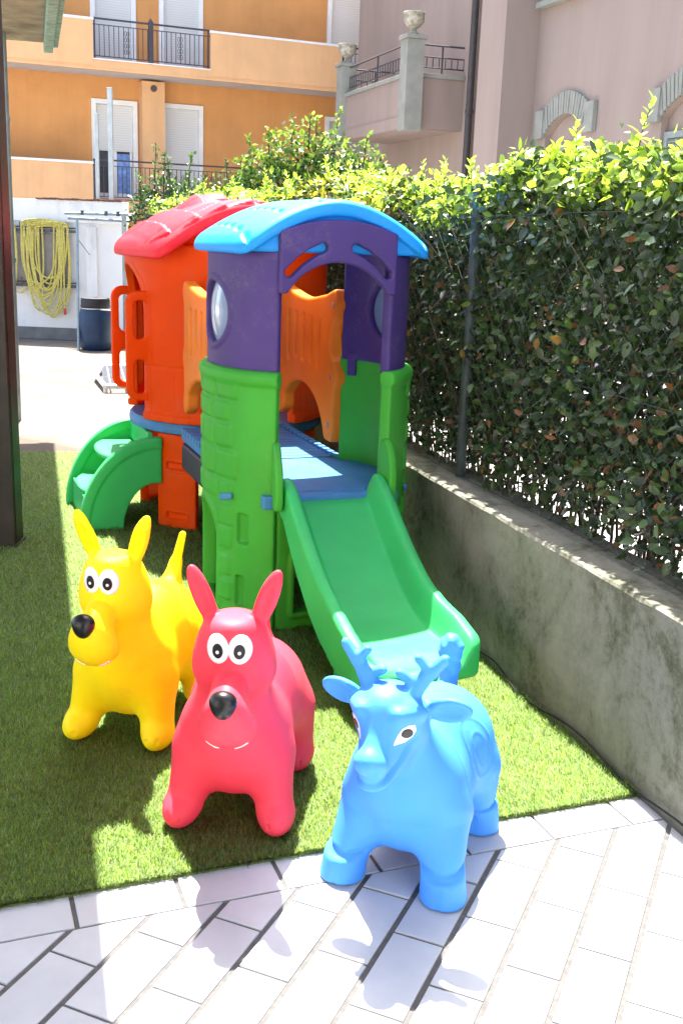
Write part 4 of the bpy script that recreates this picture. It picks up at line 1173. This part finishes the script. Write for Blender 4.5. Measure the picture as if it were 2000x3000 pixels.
# ================================================================== ORANGE APARTMENT BUILDING
m_orw = mat('orange_stucco', (.60, .285, .098), .92, .10, 1.2, .15, 60, wear=.10, streak=.05)
m_orp = mat('pale_orange_stucco', (.68, .395, .195), .92, .08, 1.2, .15, 60, wear=.12, streak=.06)
m_cap = mat('white_trim', (.72, .72, .70), .7, .08, 4)
m_shut, nt, b, out = new_mat('roller_shutter')
tc = N(nt, 'ShaderNodeTexCoord'); wv = N(nt, 'ShaderNodeTexWave', Scale=6.2, bands_direction='Z', wave_profile='SAW'); nt.links.new(tc.outputs['Object'], wv.inputs[0])
nt.links.new(ramp(nt, wv.outputs[0], [(0, (.56, .56, .54)), (.8, (.63, .63, .61)), (1, (.42, .42, .41))]), b.inputs[0]); b.inputs['Roughness'].default_value = .6
bp = N(nt, 'ShaderNodeBump', Strength=.4, Distance=.01); nt.links.new(wv.outputs[0], bp.inputs['Height']); nt.links.new(bp.outputs[0], b.inputs['Normal'])
m_glass = mat('window_glass', (.03, .045, .06), .06, .2, 3, spec=.8)
m_curt = mat('blue_curtain', (.16, .27, .55), .7, .5, 9)
m_soff = mat('grey_soffit', (.52, .52, .53), .9, .06, 2)
m_iron = mat('dark_iron', (.05, .045, .055), .5, .2, 20)
bld = empty('apartment_building', (-5.6, 24.5, 0), R(23.7), 'orange apartment building with balconies, white trim and roller shutters behind the courtyard', 'building')
def holed_wall(x0, x1, z0, z1, holes, y0, y1, g):
    xs = sorted({x0, x1, *[h[0] for h in holes], *[h[1] for h in holes]}); zs = sorted({z0, z1, *[h[2] for h in holes], *[h[3] for h in holes]})
    for i in range(len(xs) - 1):
        run = None
        for j in range(len(zs) - 1):
            cx, cz = (xs[i] + xs[i + 1]) / 2, (zs[j] + zs[j + 1]) / 2
            hole = any(h[0] < cx < h[1] and h[2] < cz < h[3] for h in holes)
            if not hole: run = [zs[j], zs[j + 1]] if run is None else [run[0], zs[j + 1]]
            if (hole or j == len(zs) - 2) and run: g.box(xs[i], xs[i + 1], y0, y1, *run); run = None
wins = [(-.06, .77, 2.05, 4.03, 3.06), (1.48, 2.26, 2.05, 4.05, 2.05), (5.40, 6.25, 2.05, 4.05, 2.05), (-.04, .76, 4.76, 6.9, 4.76), (1.44, 2.25, 4.76, 6.9, 4.76), (5.38, 6.22, 4.76, 6.9, 4.76)]
g = MB(); holed_wall(-12, 16, -.1, 9.5, [w_[:4] for w_ in wins], 0, .3, g); g.box(-12, 16, .6, 8, -.1, 9.4); g.build('wall', m_orw, bld)
g = MB(); g.box(.897, 1.394, -.34, -.002, 1.9, 4.52); g.build('pier', m_orp, bld)
g = MB(); g.tube([(1.15, -.341, 4.38), (1.15, -.36, 4.38)], .07, 18); g.build('vent', m_rackm, bld)
for (x0, x1, z0, z1, zs) in wins:
    fr = MB(); t = .085
    fr.box(x0 - t, x0 + .012, -.05, .06, z0, z1 + t); fr.box(x1 - .012, x1 + t, -.05, .06, z0, z1 + t); fr.box(x0 + .012, x1 - .012, -.05, .06, z1 - .012, z1 + t)
    f_ = fr.build('window', m_cap, bld)
    if zs < z1:
        g = MB(); g.box(x0 + .013, x1 - .013, .05, .08, zs, z1 - .013); g.build('shutter', m_shut, f_)
    if zs > z0 + .1:
        g = MB(); g.box(x0 + .013, x1 - .013, .13, .15, z0, zs); g.build('pane', m_glass, f_)
        xm = (x0 + x1) / 2
        g = MB()
        for a_, b_ in ((x0 + .013, x0 + .06), (xm - .06, xm + .06), (x1 - .06, x1 - .013)): g.box(a_, b_, .09, .128, z0, zs)
        g.box(x0 + .06, xm - .06, .09, .128, z0, z0 + .12); g.box(xm + .06, x1 - .06, .09, .128, z0, z0 + .12); g.build('sash', m_cap, f_)
        g = MB(); g.box(xm + .065, x1 - .07, .100, .126, z0 + .12, zs - .05); g.build('curtain', m_curt, f_)
# balconies
bal = empty('balcony', (0, 0, 0)); bal.parent = bld; bal['label'] = 'upper balcony with solid parapets and an iron railing in the gap'
g = MB(); g.box(-12, 9, -1.2, -.002, 4.60, 4.74); g.box(-12, 9, -1.2, -1.10, 4.545, 4.598); g.build('slab', m_orp, bal)
g = MB(); g.box(-12, 9, -1.098, -.004, 4.575, 4.597); g.build('soffit', m_soff, bal)
g = MB(); g.box(-12, -.30, -1.215, -1.06, 4.63, 5.475); g.box(2.17, 5.18, -1.215, -1.06, 4.63, 5.475); g.build('parapet', m_orp, bal)
g = MB(); g.box(-12, -.28, -1.235, -1.04, 5.477, 5.525); g.box(2.15, 5.20, -1.235, -1.04, 5.477, 5.525); g.build('cap', m_cap, bal, .008)
g = MB(); g.box(-.3, 2.17, -1.23, -1.0, 4.742, 4.765); g.build('sill', m_cap, bal)
def railing_iron(parent, x0, x1, zb, zt, y, post=None, scroll=()):
    g = MB(); g.box(x0, x1, y - .025, y + .025, zt - .02, zt + .012); g.box(x0 - .1, x1 + .1, y - .010, y + .010, zt - .125, zt - .11); g.box(x0, x1, y - .012, y + .012, zb + .05, zb + .068)
    n = int((x1 - x0) / .098)
    for i in range(n + 1):
        x = x0 + .02 + (x1 - x0 - .04) * i / n; g.box(x - .007, x + .007, y - .007, y + .007, zb + .05, zt - .11)
    for x in (x0 + .02, x1 - .02): g.box(x - .016, x + .016, y - .016, y + .016, zb - .12, zt - .02)
    if post is not None: g.box(post - .045, post + .045, y - .045, y + .045, zb - .02, zt + .04); g.lathe([(.05, 0), (.02, .04), (.004, .07)], (post, y, zt + .04), 8)
    for sx in scroll:
        for k in range(4):
            for s in (-1, 1):
                c_ = (sx + s * .028, y - .012, zb + .18 + k * .115)
                g.tube([(c_[0] + .024 * math.cos(a_), c_[1], c_[2] + .045 * math.sin(a_)) for a_ in np.linspace(0, 6.28, 13)], .006, 4, False)
    return g.build('railing', m_iron, parent)
railing_iron(bal, -.28, 2.15, 4.76, 5.53, -1.16, .90, (.40, 1.52)); railing_iron(bal, 5.22, 8.4, 4.76, 5.50, -1.16)
bal2 = empty('balcony', (0, 0, 0)); bal2.parent = bld; bal2['label'] = 'lower balcony with solid parapet left of the railing'
g = MB(); g.box(-12, 9, -1.2, -.003, 1.80, 1.985); g.build('slab', m_orp, bal2)
g = MB(); g.box(-12, -.36, -1.215, -1.06, 1.90, 2.70); g.box(3.9, 9, -1.215, -1.06, 1.90, 2.70); g.build('parapet', m_orp, bal2)
g = MB(); g.box(-12, -.34, -1.235, -1.04, 2.702, 2.752); g.build('cap', m_cap, bal2, .008)
railing_iron(bal2, -.34, 3.9, 2.0, 2.80, -1.16, None, (1.6, 2.2))

# ================================================================== PINK HOUSE
m_pink_w, nt, b, out = new_mat('pink_render')
tc = N(nt, 'ShaderNodeTexCoord'); mp = N(nt, 'ShaderNodeMapping'); mp.inputs['Scale'].default_value = (1.5, 1.5, .22); nt.links.new(tc.outputs['Object'], mp.inputs[0])
no = N(nt, 'ShaderNodeTexNoise', Scale=1.6, Detail=7.0, Roughness=.6); nt.links.new(mp.outputs[0], no.inputs[0])
nt.links.new(ramp(nt, no.outputs[0], [(.3, (.245, .188, .160)), (.7, (.290, .226, .195))]), b.inputs[0]); b.inputs['Roughness'].default_value = .93
no2 = N(nt, 'ShaderNodeTexNoise', Scale=120.0, Detail=3.0); nt.links.new(tc.outputs['Object'], no2.inputs[0])
bp = N(nt, 'ShaderNodeBump', Strength=.25, Distance=.006); nt.links.new(no2.outputs[0], bp.inputs['Height']); nt.links.new(bp.outputs[0], b.inputs['Normal'])
m_stone = mat('grey_stone', (.235, .24, .21), .9, .14, 4, .3, 60)
m_shg = mat('grey_green_shutter', (.22, .25, .235), .6, .12, 8)
m_urn = mat('weathered_urn', (.30, .28, .22), .95, .45, 16, .6, 50)
HYAW = R(18.6)
house = empty('pink_house', (0, 0, 0), HYAW, 'pink rendered house with arched stone window heads, balcony and drainpipe at the right', 'house')
# local: X' = distance to the right of the camera line, Y' = distance along it; walls look towards -X'
w1 = (13.50, 14.66); w2 = (10.60, 11.76)
WX = 7.84
def wallbox(y0, y1, z0, z1): return (WX, WX + .35, y0, y1, z0, z1)
def arch_head_wall(g, y0, y1, zs, zr, ztop):
    """wall piece above a segmental arched opening"""
    n = 14; c_ = (y0 + y1) / 2
    for i in range(n):
        a_, b_ = y0 + (y1 - y0) * i / n, y0 + (y1 - y0) * (i + 1) / n
        za = zs + zr * (1 - ((a_ - c_) / (y1 - y0) * 2) ** 2); zb = zs + zr * (1 - ((b_ - c_) / (y1 - y0) * 2) ** 2)
        V = [(WX, a_, za), (WX, b_, zb), (WX, b_, ztop), (WX, a_, ztop), (WX + .35, a_, za), (WX + .35, b_, zb), (WX + .35, b_, ztop), (WX + .35, a_, ztop)]
        g.add(V, [(0, 1, 2, 3), (7, 6, 5, 4), (0, 4, 5, 1)])
ZS, ZR, ZTOP = 2.98, .24, 9.0
g = MB()
for y0, y1 in ((2.0, w2[0]), (w2[1], w1[0]), (w1[1], 15.1)): g.box(*wallbox(y0, y1, -.1, ZTOP))
for w_ in (w1, w2): g.box(*wallbox(w_[0], w_[1], -.1, .9)); arch_head_wall(g, w_[0], w_[1], ZS, ZR, ZTOP)
g.box(7.30, 8.45, 15.103, 15.95, -.1, ZTOP); g.box(8.07, 8.5, 15.953, 24, -.1, ZTOP - .02)
g.box(8.6, 14, 2, 24, -.1, ZTOP - .03)
g.build('wall', m_pink_w, house)
for w_ in (w1, w2):
    win = MB(); c_ = (w_[0] + w_[1]) / 2; hw_ = (w_[1] - w_[0]) / 2
    n = 17
    for i in range(n):                                   # voussoirs
        a_, b_ = -1 + 2 * i / n + .012, -1 + 2 * (i + 1) / n - .012
        V = []
        for X_ in (WX - .045 - .004 * (i % 2), WX - .002):
            for q in (a_, b_):
                zi = ZS + ZR * (1 - q * q) + .004; V.append((X_, c_ + q * hw_, zi)); V.append((X_, c_ + q * hw_ * 1.16, zi + .30))
        win.add(V, [(0, 2, 3, 1), (4, 5, 7, 6), (0, 1, 5, 4), (2, 6, 7, 3), (1, 3, 7, 5), (0, 4, 6, 2)])
    for s in (-1, 1):
        y0, y1 = sorted((c_ + s * (hw_ * 1.0 + .005), c_ + s * (hw_ + .36))); win.box(WX - .07, WX - .003, y0 + (.13 if s < 0 else 0) , y1 - (.0 if s < 0 else .13), ZS - .05, ZS + .34)
    wo_ = win.build('window', m_stone, house, .006)
    g = MB(); nh = 14; 
    poly = [(c_ - hw_, 2.82)] + [(c_ - hw_ + 2 * hw_ * i / nh, ZS + ZR * (1 - (-1 + 2 * i / nh) ** 2) - .004) for i in range(nh + 1)] + [(c_ + hw_, 2.82)]
    g.prism([(p[0], p[1]) for p in poly], WX + .10, WX + .14, 'x'); g.build('tympanum', m_pink_w, wo_)
    for s in (-1, 1):
        sh = MB(); y0, y1 = sorted((c_ + s * .012, c_ + s * (hw_ - .01)))
        sh.box(WX + .04, WX + .08, y0, y0 + .07, .92, 2.815); sh.box(WX + .04, WX + .08, y1 - .07, y1, .92, 2.815); sh.box(WX + .04, WX + .08, y0 + .07, y1 - .07, 2.74, 2.815); sh.box(WX + .04, WX + .08, y0 + .07, y1 - .07, .92, 1.0)
        for k in range(34):
            z_ = 1.01 + k * .051
            sh.add([(WX + .045, y0 + .07, z_), (WX + .045, y1 - .07, z_), (WX + .078, y1 - .07, z_ + .045), (WX + .078, y0 + .07, z_ + .045), (WX + .050, y0 + .07, z_ - .006), (WX + .050, y1 - .07, z_ - .006), (WX + .083, y1 - .07, z_ + .039), (WX + .083, y0 + .07, z_ + .039)],
                   [(0, 1, 2, 3), (7, 6, 5, 4), (0, 4, 5, 1), (2, 6, 7, 3)])
        sh.build('shutter', m_shg, wo_)
    g = MB(); g.box(WX - .08, WX + .1, w_[0] - .08, w_[1] + .08, .84, .899); g.build('sill', m_stone, wo_)
g = MB(); g.box(WX - .14, WX - .002, 13.4, 15.0, 4.71, 4.79); g.build('upper_sill', m_stone, house, .006)
g = MB(); g.box(WX - .12, WX - .002, 15.11, 15.13, 4.66, 4.68); g.box(WX - .12, WX - .10, 15.11, 15.13, 4.62, 4.74); g.box(WX - .05, WX - .03, 15.11, 15.13, 4.64, 4.70); g.build('shutter_hook', m_iron, house)
m_drain = mat('dark_drainpipe', (.045, .04, .04), .45, .2, 10)
g = MB(); g.tube([(7.97, 17.68, -.05), (7.97, 17.68, 9.0)], .062, 14)
for zz in (3.55, 6.0): g.tube([(7.97, 17.68, zz), (7.97, 17.68, zz + .05)], .075, 14)
g.build('drainpipe', m_drain, house, smooth=True)
hb = empty('balcony', (0, 0, 0)); hb.parent = house; hb['label'] = 'pink cantilevered balcony with grey stone pillars and iron railing'
y0, y1, x0, x1 = 18.14, 21.75, 7.02, 8.068
g = MB(); g.box(x0, x1, y0 + .12, y1 - .05, 3.30, 3.50); g.box(x0 + .02, x0 + .16, y0 + .14, y1 - .1, 3.501, 4.12); g.box(x0 + .165, x1, y0 + .03, y0 + .17, 3.30, 4.12); g.box(x0 + .165, x1, y1 - .20, y1 - .06, 3.501, 4.12); g.build('parapet', m_pink_w, hb)
g = MB(); g.box(x0 - .02, x0 + .20, y0 + .2, y1 - .12, 4.122, 4.195); g.box(x0 + .203, x1, y0 - .01, y0 + .21, 4.122, 4.195); g.build('coping', m_stone, hb, .008)
for yy in (y0 + .03, y1 - .02):
    g = MB(); g.box(x0 - .10, x0 + .22, yy - .16, yy + .16, 3.24, 4.70); g.box(x0 - .13, x0 + .25, yy - .19, yy + .19, 4.702, 4.77); g.build('pillar', m_stone, hb, .008)
def iron_run(a_, b_, zb, zt, n):
    g = MB(); a_ = Vector((*a_, 0)); b_ = Vector((*b_, 0))
    for z_ in (zt, zt - .19, zb + .10): g.tube([a_ + Vector((0, 0, z_)), b_ + Vector((0, 0, z_))], .016 if z_ == zt else .012, 6)
    for i in range(n + 1):
        p = a_.lerp(b_, i / n); g.tube([p + Vector((0, 0, zb + .1)), p + Vector((0, 0, zt - .19))], .009, 5)
    for t in (.5,): p = a_.lerp(b_, t); g.tube([p + Vector((0, 0, zb)), p + Vector((0, 0, zt))], .016, 6)
    g.build('railing', m_iron, hb)
iron_run((x0 + .08, y0 + .2), (x0 + .08, y1 - .18), 4.2, 4.68, 24); iron_run((x0 + .24, y0 + .1), (x1, y0 + .1), 4.2, 4.66, 7); iron_run((x0 + .24, y1 - .1), (x1, y1 - .1), 4.2, 4.66, 7)
def urn(loc, label):
    prof = [(.10, 0), (.115, .02), (.075, .045), (.045, .075), (.05, .10), (.10, .13), (.155, .19), (.172, .25), (.165, .30), (.175, .325), (.19, .345), (.18, .365), (.15, .355), (.14, .30)]
    g = MB(); n = 40; V = []; F = []
    for i, (r_2, z_) in enumerate(prof):
        for k in range(n):
            a_ = 2 * math.pi * k / n; rr_ = r_2 * (1 + (.035 * math.cos(a_ * 10) if .12 < z_ < .31 and i < 9 else 0)); V.append((rr_ * math.cos(a_), rr_ * math.sin(a_), z_))
    for i in range(len(prof) - 1):
        for k in range(n): F.append((i * n + k, i * n + (k + 1) % n, (i + 1) * n + (k + 1) % n, (i + 1) * n + k))
    F.append(tuple(reversed(range(n)))); F.append(tuple((len(prof) - 1) * n + k for k in range(n)))
    g.add(V, F); o = g.build('urn', m_urn, None, smooth=True)
    c_, s_ = math.cos(HYAW), math.sin(HYAW)
    o.location = (loc[0] * c_ - loc[1] * s_, loc[0] * s_ + loc[1] * c_, loc[2]); tag(o, label, 'urn', 'stone urns on the balcony pillars')
urn((x0 + .06, y0 + .03, 4.771), 'weathered stone urn on the nearer and taller looking balcony pillar')
urn((x0 + .06, y1 - .02, 4.771), 'weathered stone urn on the farther balcony pillar beside the orange building')

# ================================================================== SHRUBS
def shrub(loc, name, label, blobs, n, L, stops, spikes, trans=.3):
    root = empty(name, loc, 0, label, 'shrub')
    m = leaf_mat(name + '_leaf', stops, .35, trans, 1.7)
    Ps, Ns, Ds, Va = [], [], [], []
    tot = sum(r[3] ** 2 for r in blobs)
    for (x, y, z, r) in blobs:
        k = int(n * r * r / tot); d = unit(k); rad = r * rng.uniform(.35, 1.08, k) ** .6
        # several sprigs per blob so that the outline is broken
        sp = unit(14); near = d @ sp.T; rad *= (.80 + .26 * (near.max(1) > .86))
        P = np.column_stack([x + d[:, 0] * rad, y + d[:, 1] * rad, z + d[:, 2] * rad * .9]); Ps.append(P); Ns.append(d * .5 + unit(k) * .8 + np.array([[0, 0, .5]])); Ds.append(d * .6 + unit(k) * .8); Va.append(np.clip(rng.uniform(.0, .85, k) + .2 * (d[:, 2] > .3), 0, 1))
    g = MB()
    for (x, y, z, dx, dy, h) in spikes:
        k = int(8 + h * 60); t = rng.random(k) ** .8
        P = np.column_stack([x + dx * t, y + dy * t, z + h * t]); d = unit(k) + np.array([[0, 0, .5]])
        Ps.append(P + unit(k) * .02); Ns.append(unit(k) + np.array([[0, 0, .4]])); Ds.append(d); Va.append(rng.uniform(.6, 1, k))
        g.tube([(x, y, z - .2), (x + dx * .5, y + dy * .5, z + h * .5), (x + dx, y + dy, z + h)], [.008, .005, .003], 5)
    for (x, y, z, r) in blobs:
        g.tube([(x * .3, y * .3, 0), (x * .7, y * .7, z * .55), (x, y, z)], [.03, .02, .008], 6)
        for k in range(7):
            d = unit(1)[0]; g.tube([(x, y, z), (x + d[0] * r * .8, y + d[1] * r * .8, z + d[2] * r * .8)], [.008, .003], 4)
    P = np.concatenate(Ps); nL = len(P); LL = rng.uniform(L * .7, L * 1.25, nL)
    leaf_mesh('foliage', P, np.concatenate(Ns), np.concatenate(Ds), LL, LL * .27, np.concatenate(Va), m, root)
    g.build('stems', m_bark, root)
    return root
dk = [(0, (.010, .030, .014)), (.5, (.022, .062, .022)), (.85, (.06, .12, .04)), (1, (.20, .24, .12))]
lt = [(0, (.018, .045, .012)), (.45, (.05, .115, .022)), (.75, (.15, .24, .05)), (.93, (.25, .33, .09)), (1, (.36, .22, .10))]
shrub((-2.05, 12.7, 0), 'rose_bush', 'dark glossy bush with pale upright shoots beside the white wall end',
      [(-.15, 0, 1.85, .26), (.12, .1, 1.80, .28), (.38, 0, 1.72, .22), (-.30, .1, 1.6, .28), (.1, -.1, 1.5, .4), (.45, .05, 1.5, .3)], 3600, .052, dk,
      [(-.22, 0, 2.02, .02, 0, .38), (-.12, 0, 2.0, .02, 0, .30), (.15, 0, 2.0, .06, 0, .30), (-.36, 0, 1.8, -.05, 0, .28), (.3, 0, 1.9, .06, 0, .2), (-.05, 0, 2.05, -.02, 0, .2)])
shrub((-1.45, 13.0, 0), 'laurel_shrub', 'small dark shrub between the rose bush and the large pale shrub',
      [(0, 0, 1.95, .22), (.22, 0, 1.85, .22), (-.18, 0, 1.75, .2), (.05, 0, 1.55, .4)], 1500, .05, dk, [(-.02, 0, 2.08, -.02, 0, .2), (.12, 0, 2.05, .05, 0, .12)])
shrub((-.42, 10.6, 0), 'photinia_shrub', 'large pale green shrub with reddish tips rising behind the hedge',
      [(-.42, 0, 2.02, .30), (-.12, .1, 2.16, .34), (.18, 0, 2.12, .30), (.48, .1, 2.05, .28), (-.5, 0, 1.75, .35), (0, 0, 1.75, .5), (.5, 0, 1.75, .4), (.8, .05, 1.92, .24)], 7500, .055, lt,
      [(-.38, 0, 2.25, -.03, 0, .18), (-.18, 0, 2.4, 0, 0, .14), (.05, 0, 2.42, .0, 0, .12), (.22, 0, 2.38, .06, 0, .26), (-.55, 0, 2.2, -.04, 0, .14), (.5, 0, 2.28, .05, 0, .12), (-.02, 0, 2.45, .02, 0, .1)], .35)

# ================================================================== ADDED HOUSE BEHIND THE VIEWPOINT (unseen, bounces sun onto the toy fronts)
m_cream = mat('cream_render', (.78, .75, .68), .9, .05, 2, .15, 60)
fill_house = empty('unseen_fill_house', (0, -3.4, 0), 0, 'unseen cream house with a glazed door, added behind the viewpoint to bounce sunlight onto the toys', 'house')
g = MB(); holed_wall(-9, 7.5, 0, 6.2, [(-1.6, .2, .05, 2.2), (2.2, 3.5, .9, 2.2), (-5.2, -3.9, .9, 2.2), (-1.4, 0, 3.7, 5.2), (2.2, 3.5, 3.7, 5.2)], -.4, 0, g); g.box(-9, 7.5, -6, -.6, 0, 6.1); g.build('wall', m_cream, fill_house)
for (x0, x1, z0, z1) in ((-1.6, .2, .05, 2.2), (2.2, 3.5, .9, 2.2), (-5.2, -3.9, .9, 2.2), (-1.4, 0, 3.7, 5.2), (2.2, 3.5, 3.7, 5.2)):
    g = MB(); g.box(x0, x0 + .07, -.2, -.1, z0, z1); g.box(x1 - .07, x1, -.2, -.1, z0, z1); g.box(x0 + .07, x1 - .07, -.2, -.1, z1 - .07, z1); g.box(x0 + .07, x1 - .07, -.2, -.1, z0, z0 + .07); g.box((x0 + x1) / 2 - .04, (x0 + x1) / 2 + .04, -.2, -.1, z0 + .07, z1 - .07)
    f_ = g.build('window', m_cap, fill_house); g = MB(); g.box(x0 + .07, x1 - .07, -.17, -.15, z0 + .07, z1 - .07); g.build('pane', m_glass, f_)
